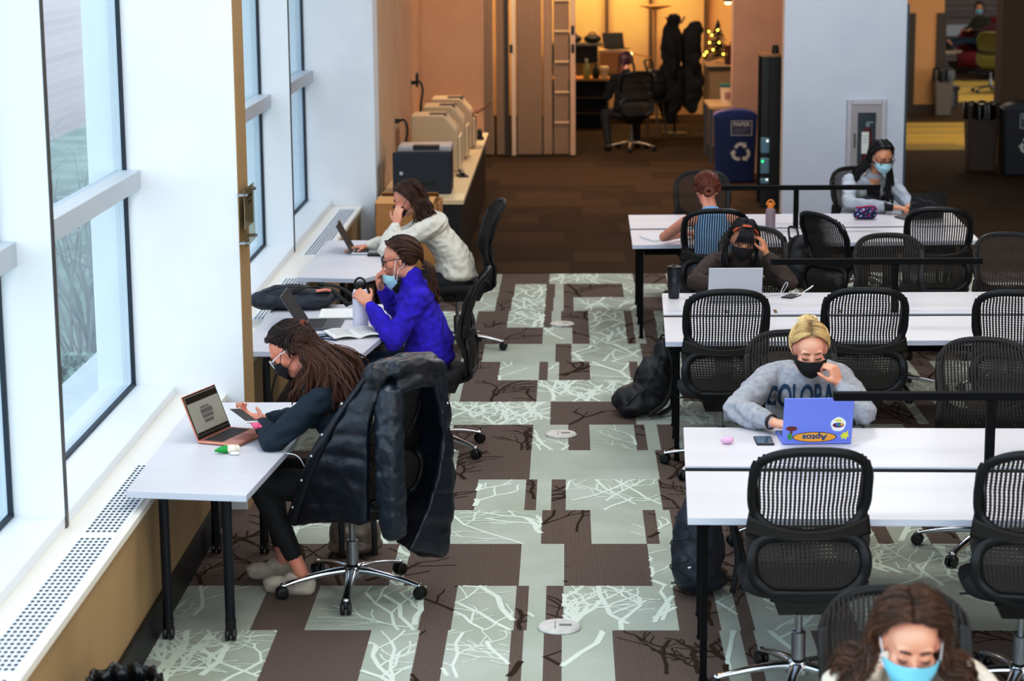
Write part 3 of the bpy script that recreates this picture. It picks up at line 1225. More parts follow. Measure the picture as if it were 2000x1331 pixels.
class Hair:
    def __init__(self, M, seed=1):
        self.M = M
        self.g = MB()
        self.r = random.Random(seed)
    K = .74
    SUB = 5
    SPREAD = 1.5
    def lock(self, pts, r=.008, off=.006, wave=0, freq=3.0, drops=(), tip=.3, flat=.6, n=14, shade=None, grad=None):
        """pts in the head's frame, hugging the skull; drops hang in the body's frame"""
        R = self.r
        P = [self.M @ push(Vector(p), off) for p in crom([push(Vector(p), off) for p in pts], n)]
        P = [self.M @ push(self.M.inverted() @ p, off) for p in P]
        if drops:
            tail = crom([P[-1]]+[Vector(d) for d in drops], n)[1:]
            P += tail
        r = r*self.K
        N = len(P)
        ph = R.uniform(0, 6.28)
        ax = Vector((R.uniform(-1, 1), R.uniform(-1, 1), R.uniform(-.3, .3))).normalized()
        if wave:
            for i in range(N):
                k = i/(N-1)
                P[i] = P[i]+(ax*math.sin(ph+k*freq*6.28)+ax.orthogonal().normalized()*math.cos(ph+k*freq*6.28))*wave*min(1, k*2)
        rs = []
        for i in range(N):
            k = i/(N-1)
            rs.append(r*(.25+.75*min(1, k*6))*(1 if k < .65 else 1-(1-tip)*(k-.65)/.35))
        self.g.sh = R.random() if shade is None else shade
        o = len(self.g.s)
        self.g.tube(P, rs, 6, flat=flat)
        if self.SUB:
            fr = []
            for i in range(N):
                dd = (P[min(i+1, N-1)]-P[max(i-1, 0)])
                fr.append(frame_of(dd) if dd.length > 1e-7 else (V((1, 0, 0)), V((0, 1, 0))))
            sh0 = self.g.sh
            for q in range(self.SUB):
                t0, tw, rr = R.uniform(0, 6.28), R.uniform(-.12, .12), R.uniform(.7, self.SPREAD)
                self.g.sh = max(.001, min(1, sh0+R.uniform(-.3, .35)))
                self.g.tube([P[i]+(fr[i][0]*math.cos(t0+tw*i)+fr[i][1]*math.sin(t0+tw*i))*rs[i]*rr for i in range(N)], [.0019]*(N-1)+[.0008], 4)
            self.g.sh = sh0
        if grad:
            a, b, c = grad
            for q in range(self.SUB):
                oo = o+N*6+q*N*4
                for i in range(N):
                    val = a+(b-a)*min(1, i/(N-1)*c)
                    for j in range(4):
                        self.g.s[oo+i*4+j] = max(.001, val*(.4+.9*self.g.s[oo+i*4+j]))
            base = self.g.sh
            for i in range(N):
                k = i/(N-1)
                val = a+(b-a)*min(1, k*c)
                for j in range(6):
                    self.g.s[o+i*6+j] = max(.001, val*(.55+.75*base))
    def cap(self, hair_front=-.055, low=-.05, off=.002):
        """close-fitting underlayer over the crown and back of the skull"""
        g = self.g
        g.sh = .45
        M = self.M
        def f(u, v):
            th = 2*PI*u
            y = math.sin(th)
            back = .5+.5*y
            zmin = (.100 if y < -.45 else .100-(.100-low)*min(1, (y+.45)/.75)**1.9)
            zz = HR.z+off
            ph0 = math.asin(max(-.95, min(.95, (zmin-HC.z)/zz)))
            ph = ph0+(PI/2-ph0)*v
            return M @ (HC+Vector(((HR.x+off)*math.cos(ph)*math.cos(th), (HR.y+off)*math.cos(ph)*math.sin(th), zz*math.sin(ph))))
        g.grid(f, 32, 8)
    def build(self, root, m):
        return obj('hair', self.g, m, root, smooth=True)

def hair_mat(name, a, b):
    return mat(name, a, .42, col2=b, noise=5, stretch=(3, 3, 3), attr=True, spec=.4)

def fall_hair(H, ends, n=26, drops=None, part=0.0, wave=0, r=.0085, front=-.07, freq=3, width=.012, zlow=-.01):
    """loose hair parted in the middle; ends(side, t) gives hanging points in the body frame"""
    R = H.r
    n = int(n*1.7)
    for s in (-1, 1):
        for i in range(n):
            t = (i+R.uniform(-.3, .3))/(n-1)
            t = min(1, max(0, t))
            y0 = front+(.085-front)*t
            a = part+s*R.uniform(.0, .006)
            sw = .02*(1-t)
            pts = [(a, y0, .13-.02*abs(t-.4)), (part*.5+s*.045, y0+.25*sw+.01, .115), (s*.078, y0*.75+.02+sw, .06), (s*.090, y0*.65+.03+sw, zlow)]
            if t > .8:
                q = (t-.8)/.2
                pts = [(a, .03+.05*q, .125), (s*(.05-.03*q), .09, .10), (s*(.065-.03*q), .115, .04), (s*(.06-.02*q), .118, zlow-.02)]
            H.lock(pts, r*R.uniform(.8, 1.2), .004+R.uniform(0, width), wave, freq, ends(s, t, R))

def back_hair(H, tie, n=46, r=.0075, drop=0.012, front_z=.085, top=True, grad=None, amin=0):
    """hair drawn back from the hairline to a tie point"""
    R = H.r
    n = int(n*1.7)
    tie = Vector(tie)
    for i in range(n):
        a = -2.25+4.5*(i+R.uniform(-.3, .3))/(n-1)       # around the hairline, 0 = forehead
        if abs(a) < amin:
            continue
        s = math.sin(a)
        c = math.cos(a)
        st = Vector((.074*s, -.066*max(c, -.6)+.005, .012+(front_z+.02)*.9*max(0, c)**.6 - (.035 if c < 0 else 0)))
        mid = Vector((.078*s*.95, .035, .035+.085*max(0, c)))
        m2 = Vector((.06*s*.6+tie.x*.4, .09, (tie.z+mid.z)*.5+.01))
        H.lock([st, mid, m2, tie], r*R.uniform(.8, 1.25), .003+R.uniform(0, drop), 0, 3, (), tip=.8, grad=grad)
    for i in range(n//2 if top else 0):                                 # top layer from the parting
        x = R.choice((-1, 1))
        t = R.random()
        st = Vector((x*.004, -.075+.09*t, .12))
        H.lock([st, (x*(.05+.02*R.random()), st.y+.03, .095), (x*.055, .085, .06+tie.z*.3), tie], r*R.uniform(.8, 1.2), .007+R.uniform(0, drop), 0, 3, (), tip=.8, grad=grad)

def folds(me, amp, sd=0):
    """soft creases: ridged noise stretched across the cloth"""
    me.update()
    for v, n in [(v, v.normal.copy()) for v in me.vertices]:
        p = v.co
        q = V((p.x*9+p.z*6, p.y*9-p.z*5, p.z*17+p.x*4+sd))
        r = 1-abs(mnoise.noise(q))*2.2
        v.co += n*amp*(r*.8-.35+.5*mnoise.noise(p*24))

def person(label, loc, rz, o):
    """o: pose in the person's own frame: faces -Y, left hand on +X, z up from the floor"""
    root = empty('person', (loc[0], loc[1], 0), rz, label, 'person', None)
    V = Vector
    hd, hp, hy, hr = V(o['head']), o.get('pitch', 0), o.get('yaw', 0), o.get('roll', 0)
    M = Matrix.Translation(hd) @ Matrix.Rotation(hy, 4, 'Z') @ Matrix.Rotation(hp, 4, 'X') @ Matrix.Rotation(hr, 4, 'Y')
    neck = V(o['neck'])
    ch = V(o['chest'])
    hip = V(o.get('hip', (0, 0, .52)))
    wa = hip.lerp(ch, .5)+V(o.get('waist', (0, .02, 0)))
    sw = o.get('sw', .155)
    tilt = o.get('tilt', 0)
    sh = {s: ch.lerp(neck, .5)+V((s*sw, .02, s*tilt)) for s in (-1, 1)}
    for s, key in ((1, 'shL'), (-1, 'shR')):
        if key in o:
            sh[s] = V(o[key])
    el = {1: V(o['elL']), -1: V(o['elR'])}
    wr = {1: V(o['wrL']), -1: V(o['wrR'])}
    kn = {s: V(o.get('knL' if s > 0 else 'knR', (s*.11, -.43, .5))) for s in (-1, 1)}
    an = {s: V(o.get('anL' if s > 0 else 'anR', (s*.11, -.38, .09))) for s in (-1, 1)}
    toe = {s: V(o.get('toL' if s > 0 else 'toR', an[s]+V((0, -.14, -.055)))) for s in (-1, 1)}
    # body: one continuous surface
    g = MB()
    head_shapes(g, M)
    g.cap([neck+V((0, .01, -.02)), M @ V((0, .02, -.06))], [.052, .05], 14)
    bsp = crom([hip, wa, ch, ch.lerp(neck, .5)], 10)
    for i, q in enumerate(bsp):
        k = i/10
        g.ell(q, (.125-.01*k, .095-.025*k, .08))
    g.cap([ch.lerp(neck, .4), neck+V((0, .01, -.03))], [.065, .05], 14)
    for s in (-1, 1):
        g.cap([ch.lerp(neck, .45)+V((s*.05, .01, 0)), sh[s]], [.055, .045], 12)
        g.cap([sh[s], el[s], wr[s]], [.045, .036, .024], 12)
        hnd = o.get('hL' if s > 0 else 'hR')
        if hnd:
            hand(g, wr[s]+(wr[s]-el[s]).normalized()*.012, *hnd[:3], **(hnd[3] if len(hnd) > 3 else {}))
        g.cap([hip+V((s*.075, 0, -.02)), kn[s], an[s]], [.075, .05, .034], 12)
        g.cap([an[s]+V((0, .03, -.045)), toe[s]], [.032, .028], 10)
    obj('body', baked(g, o.get('vox', .0062), 2), o['skin'], root)
    # trousers
    g = MB()
    g.ell(hip+V((0, .0, -.01)), (.165, .13, .11))
    for s in (-1, 1):
        hem = an[s].lerp(kn[s], o.get('hem', .05))
        g.cap([hip+V((s*.085, 0, -.02)), kn[s], hem], [.095, .068, o.get('cuffr', .05)], 14)
    obj('trousers', baked(g, .012, 3), o['pants'], root)
    # shoes
    for s in (-1, 1):
        d = (toe[s]-an[s])
        d.z = 0
        d = d.normalized()
        g = MB()
        b = V((an[s].x, an[s].y, 0))
        z0 = max(0, an[s].z-.09)
        t = frame_of(d)[0]
        rot = Matrix((t, d, V((0, 0, 1)))).transposed()
        g.ell(b+d*.02+V((0, 0, z0+.055)), (.041, .075, .045), rot)
        g.ell(b+d*.11+V((0, 0, z0+.038)), (.044, .085, .032), rot)
        g.ell(b-d*.03+V((0, 0, z0+.045)), (.036, .04, .05), rot)
        g.cap([b-d*.03+V((0, 0, z0+.022)), b+d*.06+V((0, 0, z0+.022)), b+d*.15+V((0, 0, z0+.022))], [.036, .04, .036], 12)
        obj('shoe', baked(g, .008, 2), o.get('shoes', M_shoe), root)
    # top
    g = MB()
    lo = o.get('loose', .014)
    hemz = o.get('hemdrop', .0)
    spine = crom([hip+V((0, 0, .04+hemz)), wa, ch, ch.lerp(neck, .45)], 15)
    for i, q in enumerate(spine):
        k = i/15
        rx = (.158+lo*1.2)*(1-k)+(.145+lo*.6)*k-.02*math.sin(PI*k)*(1 if lo < .02 else .3)
        ry = (.118+lo*1.2)*(1-k)+(.088+lo*.5)*k
        g.ell(q, (rx, ry, .075), nu=18, nv=10)
    for s in (-1, 1):
        g.ell(ch+V((s*.068, -.075-lo*.3, .0)), (.062, .05, .065))
    cr = o.get('collar', .06)
    g.cap([neck+V((0, .012, -.055)), neck+V((0, .005, o.get('collarup', -.012)))], [.085, cr], 16)
    sleeves = o.get('sleeve', 1)
    for s in (-1, 1):
        if sleeves:
            g.cap([ch+V((s*.07, .01, .07)), sh[s]], [.078, .058+lo*.35], 14)
        if sleeves:
            e = wr[s].lerp(el[s], o.get('cuffback', .06))
            m = el[s].lerp(e, .6)
            g.cap([sh[s], sh[s].lerp(el[s], .5), el[s], m, e], [.058+lo*.35, .053+lo*.5, .043+lo*.5, .040+lo*.6, .032+lo*.2], 14)
    tm = baked(g, .009, 6)
    folds(tm, o.get('fold', .010), 3+len(label))
    top = obj('top', tm, o['topm'], root)
    if sleeves and o.get('ribs', True):
        for s in (-1, 1):
            g = MB()
            a = wr[s].lerp(el[s], o.get('cuffback', .06)-.02)
            b = wr[s].lerp(el[s], o.get('cuffback', .06)+.22)
            g.tube([a, a.lerp(b, .3), a.lerp(b, .7), b], [.032+lo*.1, .036+lo*.2, .037+lo*.3, .039+lo*.4], 14)
            obj('cuff', g, o.get('cuffm', o['topm']), top, smooth=True)
    face_bits(root, M, o.get('brow', M_brow), o.get('lips', True))
    return root, M, top
V = Vector
HD = hair_mat('dark_brown_hair', '#140c0e', '#5a3322')
HB = hair_mat('brown_hair', '#2a1812', '#5a3826')
HBK = hair_mat('black_hair', '#07070a', '#1a1a20')
HR_ = hair_mat('auburn_hair', '#421a10', '#7a3c22')
HBL = hair_mat('blonde_hair', '#5e4228', '#e0c18c')
HPK = hair_mat('pink_brown_hair', '#1d1012', '#5a2a33')
M_mblack = mat('black_mask_cloth', '#0b0b0d', .8)
M_mblue = mat('blue_surgical_mask', '#7cc4dc', .75)
M_mpale = mat('pale_blue_mask', '#b4dbe6', .75)

# ---- woman with the phone, nearest window desk
T_teal = mat('teal_rib_knit', '#081c2b', .85, wave=('X', 34, .3), col2='#0b2334')
p, M, top = person('woman in a dark teal sweater and black mask reading a phone', (-1.0, 9.40), -1.78, dict(
    head=(0, -.27, 1.135), pitch=.66, neck=(0, -.155, 1.02), chest=(0, -.075, .86), hip=(0, .02, .53), waist=(0, .05, 0),
    elL=(.245, -.29, .755), elR=(-.22, -.27, .76), wrL=(.07, -.40, .80), wrR=(-.12, -.44, .775),
    hL=((-.25, -.9, .10), (-.1, -.1, 1), (-1, -.1, .2), dict(curl=(.55, .8, .6))), hR=((.1, -1, .1), (.1, 0, 1), (1, 0, 0)),
    knL=(.12, -.40, .53), knR=(-.10, -.44, .53), anL=(.10, -.22, .10), anR=(-.08, -.37, .10), toL=(.10, -.37, .04), toR=(-.08, -.52, .04),
    skin=SK_PINK, pants=M_leg, topm=T_teal, hem=.22, cuffr=.045, loose=.016, lips=False))
H = Hair(M, 11)
H.cap(low=-.03)
H.K = .55
H.SPREAD = 2.8
back_hair(H, (0, .112, .055), 60, grad=(.02, .12, 1))
H.g.sh = .2
R = H.r
for i in range(300):       # wavy loose lengths down the back and shoulders
    s = R.choice((-1, 1))
    a = R.uniform(.1, 1)
    st = (s*.085*a, .03+.08*(1-a), -.0)
    q = M @ V((s*.09*a, .06+.07*(1-a), -.03))
    e = V((s*R.uniform(.02, .17), R.uniform(-.12, .10), R.uniform(.86, .97)))
    if a > .75 and R.random() < .6:
        e = V((s*R.uniform(.10, .15), R.uniform(-.26, -.14), R.uniform(.90, .99)))
    m = q.lerp(e, .5)+V((s*.02, .05, .035))
    H.lock([(s*.02, .10, .07), (s*.07*a, .095, .04), st], R.uniform(.006, .010), .010, R.uniform(.006, .014), R.uniform(3, 6), (q, m, e), tip=.4, n=26, grad=(.02, .95, 1))
H.build(p, HD)
g = MB()
for k in range(10):
    a = 2*PI*k/10
    g.ell(M @ V((.026*math.cos(a), .124, .055+.020*math.sin(a))), .011, nu=8, nv=6)
obj('hair_scrunchie', g, mat('rust_scrunchie', '#7a3a20', .8), p, smooth=True)
mask(p, M, M_mblack, loopm=M_mblack)
glasses(p, M, mat('clear_acetate', '#dfe3e6', .15, spec=.8), dz=-.004)

# ---- woman in the purple sweater
T_purple = mat('purple_cable_knit', '#2a11a6', .85, noise=26, col2='#351ac4', bump=.5, bscale=90)
p, M, top = person('woman in a purple sweater with glasses and mask under her chin', (-.83, 12.08), -1.57, dict(
    head=(0, -.135, 1.145), pitch=.2, neck=(0, -.075, 1.015), chest=(0, -.035, .85), hip=(0, .02, .53), waist=(0, .03, 0),
    elL=(.23, -.17, .70), elR=(-.20, -.16, .78), wrL=(.07, -.315, .885), wrR=(-.06, -.255, .955),
    hL=((-.45, -.62, .5), (-.75, -.35, -.1), (-.1, -.2, 1), dict(curl=(.45, .7, .5))), hR=((.25, -.15, .9), (.2, .9, -.1), (.6, 0, .5), dict(curl=(.9, 1.0, .6))),
    skin=SK_FAIR, pants=M_denim, topm=T_purple, loose=.03, collar=.066, collarup=.02, cuffback=.08, shoes=M_black))
H = Hair(M, 5)
H.cap(low=-.045)
back_hair(H, (0, .12, -.045), 56)
R = H.r
tie = M @ V((0, .125, -.05))
for i in range(60):
    e = tie+V((R.uniform(-.035, .035), R.uniform(.02, .09), R.uniform(-.24, -.16)))
    H.lock([(0, .118, -.04), (R.uniform(-.01, .01), .13, -.05)], R.uniform(.006, .01), .01, .008, 2, (tie+V((R.uniform(-.02, .02), R.uniform(.02, .06), -.05)), e), tip=.3)
H.build(p, HB)
g = MB()
g.tube([tie+V((.02*math.cos(2*PI*k/12), .01*math.sin(2*PI*k/12), .016*math.sin(2*PI*k/12)-.01)) for k in range(12)], .007, 6, closed=True)
obj('hair_tie', g, mat('brown_elastic', '#5b3c28', .7), p, smooth=True)
mask(p, M, M_mpale, drop=-.066)
glasses(p, M, M_black)

# ---- woman in the cream sweater
T_cream = mat('cream_knit', '#ddd8cc', .9, noise=18, col2='#d2ccbf', bump=.3, bscale=120)
p, M, top = person('woman in a cream sweater leaning her head on one hand', (-.84, 15.05), -1.5, dict(
    head=(.02, -.30, 1.115), pitch=.45, roll=.08, neck=(0, -.19, 1.02), chest=(0, -.10, .86), hip=(0, .03, .53), waist=(0, .05, 0),
    elL=(.17, -.47, .775), elR=(-.21, -.42, .77), wrL=(.115, -.39, .94), wrR=(-.10, -.60, .76),
    hL=((-.15, .1, 1), (-.75, .45, .1), (0, -1, .3), dict(curl=(.5, .5, .4))), hR=((0, -1, -.05), (0, 0, -1), (1, 0, 0), dict(curl=(.2, .3, .3))),
    skin=SK_FAIR, pants=M_leg, topm=T_cream, loose=.03, shoes=M_black, vox=.008, lips=False))
H = Hair(M, 8)
H.SPREAD = 2.4
H.cap(low=-.06)
def ends(s, t, R):
    q = M @ V((s*.10, .02+.10*t, -.06))
    e = M @ V((s*R.uniform(.07, .105), -.02+.15*t, -.13)) + V((0, R.uniform(-.01, .03), -.03))
    return (q, e)
fall_hair(H, ends, 26, wave=.008, r=.010, front=-.06)
H.build(p, HB)
mask(p, M, M_mblack, loopm=M_mblack)

# ---- bun-haired woman with her back to the camera
T_tank = mat('sky_blue_rib_tank', '#7fa9cf', .8, wave=('X', 40, 0), col2='#8bb4d8')
p, M, top = person('woman in a blue tank top with an auburn bun, seen from behind', (1.05, 15.02), PI+.02, dict(
    head=(.03, -.24, 1.14), pitch=.45, neck=(.01, -.14, 1.02), chest=(0, -.06, .86), hip=(0, .05, .53), waist=(0, .04, 0), sw=.175,
    elL=(.33, -.40, .775), elR=(-.28, -.42, .775), wrL=(.15, -.58, .77), wrR=(-.12, -.60, .765),
    hL=((-.5, -1, 0), (0, 0, -1), (-1, 0, 0)), hR=((.4, -1, 0), (0, 0, -1), (1, 0, 0)),
    skin=SK_FAIR, pants=M_denim, topm=T_tank, sleeve=0, loose=.008, fold=.002, collar=.03, collarup=-.10, shoes=M_black, vox=.008))
H = Hair(M, 21)
H.cap(low=-.05)
back_hair(H, (0, .118, -.045), 60, r=.008)
R = H.r
for i in range(26):
    a0 = R.uniform(0, 6.28)
    rr = R.uniform(.018, .036)
    c = V((0, .138, -.062))
    tl = R.uniform(-.7, .7)
    pts = [c+V((rr*math.cos(a0+k*.6), .018*math.sin(tl+k*.5), rr*math.sin(a0+k*.6)*.9)) for k in range(9)]
    H.g.sh = R.random()
    H.g.tube([M @ q for q in pts], [.007]*9, 6)
H.build(p, HR_)

# ---- woman with the orange headband
T_brown = mat('taupe_sweater', '#3b2f2b', .9, noise=20, col2='#443731', bump=.25, bscale=120)
p, M, top = person('woman in a taupe sweater with an orange headband and black mask', (1.13, 13.98), .02, dict(
    head=(.0, -.46, 1.03), pitch=.30, roll=.14, yaw=-.05, neck=(-.01, -.33, .93), chest=(0, -.22, .775), hip=(0, .0, .52), waist=(0, .02, 0), sw=.165,
    elL=(.29, -.58, .775), elR=(-.32, -.55, .775), wrL=(.150, -.50, .94), wrR=(-.08, -.70, .775),
    hL=((-.28, .12, 1), (-.85, .35, 0), (0, -1, .2), dict(curl=(.55, .8, .6))), hR=((.8, -.4, 0), (0, 0, -1), (0, -1, 0)),
    anL=(.06, -.62, .10), anR=(-.16, -1.05, .10), knL=(.12, -.45, .50), knR=(-.14, -.5, .50), toL=(.06, -.76, .04), toR=(-.17, -1.21, .04),
    skin=SK_TAN, pants=M_denim, topm=T_brown, loose=.022, shoes=mat('white_leather', '#d8dbe0', .6), vox=.007, lips=False))
H = Hair(M, 31)
H.cap(low=-.06)
def ends(s, t, R):
    q = M @ V((s*.098, -.01+.09*t, -.07))
    e = q+V((s*R.uniform(-.015, .03), R.uniform(-.02, .04), -R.uniform(.10, .16)))
    return (q, e)
fall_hair(H, ends, 30, r=.009, front=-.068)
R = H.r
for i in range(22):        # bangs
    x = -.058+.116*i/21
    H.lock([(x*.5, -.055, .12), (x*.8, -.098, .085), (x*1.15+R.uniform(-.006, .006), -.110, .036-.03*(abs(x)/.055)+R.uniform(-.012, .008))], .0040, .006, 0, 2, (), tip=.2, n=8)
H.build(p, HBK)
g = MB()
pts = []
for k in range(25):
    a = PI*(.17+.66*k/24)
    pts.append(M @ push(V((.094*math.cos(a), -.035-.02*math.sin(a), .015+.115*math.sin(a))), .024))
g.tube(pts, .011, 8, flat=.35, up=(M.to_3x3() @ V((0, 1, .3))))
obj('headband', g, mat('rust_orange_satin', '#b4522a', .5), p, smooth=True)
mask(p, M, M_mblack, loopm=M_mblack)

# ---- woman in the grey cardigan
T_card = mat('pale_grey_cardigan', '#aeb4bd', .9, noise=14, col2='#a3a9b3', bump=.2, bscale=120)
p, M, top = person('woman in a pale grey cardigan and pale blue mask typing on a black marbled laptop', (2.455, 17.60), .22, dict(
    head=(.06, -.31, 1.145), pitch=.38, yaw=.1, neck=(.03, -.20, 1.015), chest=(0, -.12, .85), hip=(0, .02, .52), sw=.165,
    elL=(.27, -.36, .775), elR=(-.25, -.42, .78), wrL=(.20, -.58, .775), wrR=(.04, -.64, .775),
    hL=((0, -1, -.02), (0, 0, -1), (-1, 0, 0)), hR=((.7, -.7, -.02), (0, 0, -1), (.7, .6, 0)),
    skin=SK_TAN, pants=M_leg, topm=T_card, loose=.024, shoes=M_black, vox=.008, lips=False))
g = MB()
def bib(u, v):
    x = (2*u-1)*(.05+.035*v)
    return V((x+.012, -.222-.04*(1-v)+.35*x*x*4+.045*v*0, .955-.30*v)) + V((0, .09*(v-.15), 0))
bvh = BVHTree.FromObject(top, bpy.context.evaluated_depsgraph_get())
def on_front(b, x, z, off, y0=-1.5):
    h = b.ray_cast(V((x, y0, z)), V((0, 1, 0)))
    return (h[0]+V((0, -off, 0))) if h[0] is not None else None
def patch(b, f, nu, nv, off):
    g = MB()
    def q(u, v):
        x, z = f(u, v)
        h = on_front(b, x, z, off)
        return h if h is not None else V((x, -.1, z))
    g.grid(q, nu, nv)
    return g
obj('camisole', patch(bvh, lambda u, v: ((2*u-1)*(.062-.012*v)+.02, .915-.22*v), 12, 16, .004), M_leg, top, smooth=True)
obj('neckline', patch(bvh, lambda u, v: ((2*u-1)*(.045-.02*v)+.022, .965-.075*v), 10, 8, .006), SK_TAN, top, smooth=True)
H = Hair(M, 41)
H.SPREAD = 2.4
H.cap(low=-.06)
def ends(s, t, R):
    q = M @ V((s*.10, .0+.09*t, -.08))
    if s > 0 and t < .6:
        e = V((.13+R.uniform(-.04, .05), -.26+R.uniform(-.05, .04), R.uniform(.70, .8)))
    else:
        e = V((.02+s*R.uniform(.12, .17), R.uniform(-.22, -.02), R.uniform(.84, .93)))
    return (q, q.lerp(e, .5)+V((s*.02, 0, .02)), e)
fall_hair(H, ends, 30, r=.010, front=-.062)
H.build(p, HBK)
mask(p, M, M_mpale)
glasses(p, M, mat('maroon_frame', '#30121a', .3))

# ---- blonde woman in the grey sweatshirt
T_grey = mat('heather_grey_fleece', '#a2a3a8', .92, noise=45, col2='#929399', bump=.15, bscale=180)
p, M, top = person('blonde woman in a grey lettered sweatshirt and black mask', (1.15, 10.24), .0, dict(
    head=(.0, -.40, 1.058), pitch=.40, yaw=.02, roll=-.03, neck=(.0, -.285, .945), chest=(0, -.20, .815), hip=(0, .0, .52), waist=(0, .01, 0), sw=.165,
    elL=(.24, -.57, .785), elR=(-.36, -.50, .78), wrL=(.132, -.50, .905), wrR=(-.20, -.72, .775),
    hL=((-.30, -.05, .9), (-.75, .55, .1), (-.2, -1, .3), dict(curl=(1.1, 1.1, .8), k=.95)), hR=((.75, -.6, -.02), (0, 0, -1), (.6, .7, 0), dict(curl=(.3, .4, .3))),
    anL=(.10, -.35, .10), anR=(-.10, -.62, .10),
    skin=SK_FAIR, pants=M_leg, topm=T_grey, loose=.034, collar=.064, collarup=-.03, cuffback=.12, vox=.0055, lips=False,
    brow=mat('blond_brow', '#6b4a33', .7)))
bvh = BVHTree.FromObject(top, bpy.context.evaluated_depsgraph_get())
g = MB()
tx = text_mb('COLORADO', .098, 0, .0022, sx=.80)
bmx = bmesh.new()
me = tx.mesh('t')
bmx.from_mesh(me)
bmesh.ops.triangulate(bmx, faces=bmx.faces)
bmesh.ops.subdivide_edges(bmx, edges=[e for e in bmx.edges if e.calc_length() > .012], cuts=3)
bmesh.ops.triangulate(bmx, faces=bmx.faces)
vs = []
for v in bmx.verts:
    x = v.co.x+.03
    z = v.co.y*1.75+.805-.9*x*x*.6
    h = on_front(bvh, x, z, .0045, -.40)
    vs.append(h if h is not None else V((x, -.25, z)))
bmx.verts.index_update()
g.add(vs, [tuple(v.index for v in f.verts) for f in bmx.faces])
bmx.free()
obj('lettering', g, mat('navy_print', '#123a5a', .8), top, fix=False)
H = Hair(M, 51)
H.SPREAD = 1.0
H.K = .9
H.cap(low=-.05)
R = H.r
back_hair(H, (0, .100, .075), 50, r=.0075, top=False, grad=(.35, 1, 3), amin=1.05)
for s in (-1, 1):
    for i in range(64):   # swept back and outwards from the centre parting
        t = (i+R.uniform(-.4, .4))/63
        H.lock([(s*.003, -.058+.125*t, .12), (s*.044, -.050+.125*t, .105), (s*.076, -.012+.095*t, .05), (s*.070, .07+.02*t, .02), (s*.02, .112, .06)], .0072*R.uniform(.7, 1.2), .003+R.uniform(0, .009), 0, 2, (), tip=.8, grad=(.05, 1, 2.2))
for i in range(44):       # messy bun on top
    a0, rr = R.uniform(0, 6.28), R.uniform(.018, .042)
    c = V((0, .115, .070))
    tl = R.uniform(-1, 1)
    pts = [c+V((rr*math.cos(a0+k*.6), rr*.7*math.sin(a0+k*.6), .02*math.sin(tl+k*.6)+.01)) for k in range(9)]
    H.g.sh = R.random()
    H.g.tube([M @ q for q in pts], [.0065]*8+[.002], 6)
for i in range(22):
    a0 = R.uniform(0, 6.28)
    c = V((0, .105, .085))
    H.g.sh = R.uniform(.5, 1)
    H.g.tube([M @ (c+V((math.cos(a0)*.018*k, .012*math.sin(a0)*k, .014*k-.003*k*k))) for k in range(4)], [.004, .0035, .0025, .001], 5)
H.build(p, HBL)
mask(p, M, M_mblack, loopm=M_mblack)
g = MB()
wv = V((-.2, -.72, .775)).lerp(V((-.36, -.5, .785)), .045)
ax = (V((-.2, -.72, .775))-V((-.36, -.5, .785))).normalized()
a_, b_ = frame_of(ax)
g.tube([wv+(a_*math.cos(2*PI*k/16)+b_*math.sin(2*PI*k/16))*.0305 for k in range(16)], .008, 6, closed=True)
obj('wristband', g, mat('dark_wristband', '#2a1b18', .5), p, smooth=True)

# ---- woman at the bottom of the photo
T_cream2 = mat('ivory_fleece', '#d9cfc0', .92, noise=30, col2='#cdc2b2', bump=.5, bscale=60)
p, M, top = person('brown-haired woman in an ivory sweater and blue mask at the bottom edge of the photo', (1.0, 6.05), .0, dict(
    head=(-.06, -.50, 1.105), pitch=.35, roll=.05, yaw=-.02, neck=(-.04, -.37, .985), chest=(-.02, -.25, .83), hip=(0, .0, .52), waist=(0, .02, 0), sw=.17,
    elL=(.30, -.58, .78), elR=(-.32, -.58, .78), wrL=(.12, -.78, .77), wrR=(-.14, -.80, .77),
    hL=((-.4, -1, 0), (0, 0, -1), (-1, 0, 0)), hR=((.4, -1, 0), (0, 0, -1), (1, 0, 0)),
    skin=SK_FAIR, pants=M_denim, topm=T_cream2, loose=.03, vox=.006, lips=False))
H = Hair(M, 61)
H.SPREAD = 2.6
H.cap(low=-.06)
def ends(s, t, R):
    q = M @ V((s*.108, -.02+.10*t, -.09))
    e = V((-.05+s*R.uniform(.10, .20), -.40-R.uniform(-.06, .14)+.25*t, R.uniform(.74, .92)))
    return (q, q.lerp(e, .5)+V((s*.03, -.02+.05*t, .03)), e)
fall_hair(H, ends, 40, wave=.012, r=.0095, front=-.066, part=-.012, width=.022)
H.build(p, hair_mat('chestnut_hair', '#1e110c', '#5b3a26'))
mask(p, M, M_mblue)

# ---- people beyond
T_dark = mat('black_wool', '#0b0b0e', .9)
p, M, top = person('person in a black top with pinkish hair sitting in the lit office, seen from behind', (.82, 28.85), PI+.15, dict(
    head=(0, -.12, 1.2), pitch=.15, neck=(0, -.06, 1.06), chest=(0, -.03, .88), elL=(.25, -.12, .72), elR=(-.25, -.12, .72), wrL=(.18, -.36, .74), wrR=(-.18, -.36, .74),
    hL=((0, -1, 0), (0, 0, -1), (-1, 0, 0)), hR=((0, -1, 0), (0, 0, -1), (1, 0, 0)), anR=(.28, .12, .1), knR=(.28, -.15, .48), knL=(-.2, -.4, .48), anL=(-.2, -.3, .1),
    skin=SK_FAIR, pants=M_leg, topm=T_dark, loose=.03, vox=.014, shoes=M_black))
H = Hair(M, 71)
H.SUB = 0
H.cap(low=-.06)
def ends(s, t, R):
    q = M @ V((s*.10, .02+.10*t, -.08))
    return (q, q+V((s*.02, .03, -.24)))
fall_hair(H, ends, 24, r=.016)
H.build(p, HPK)
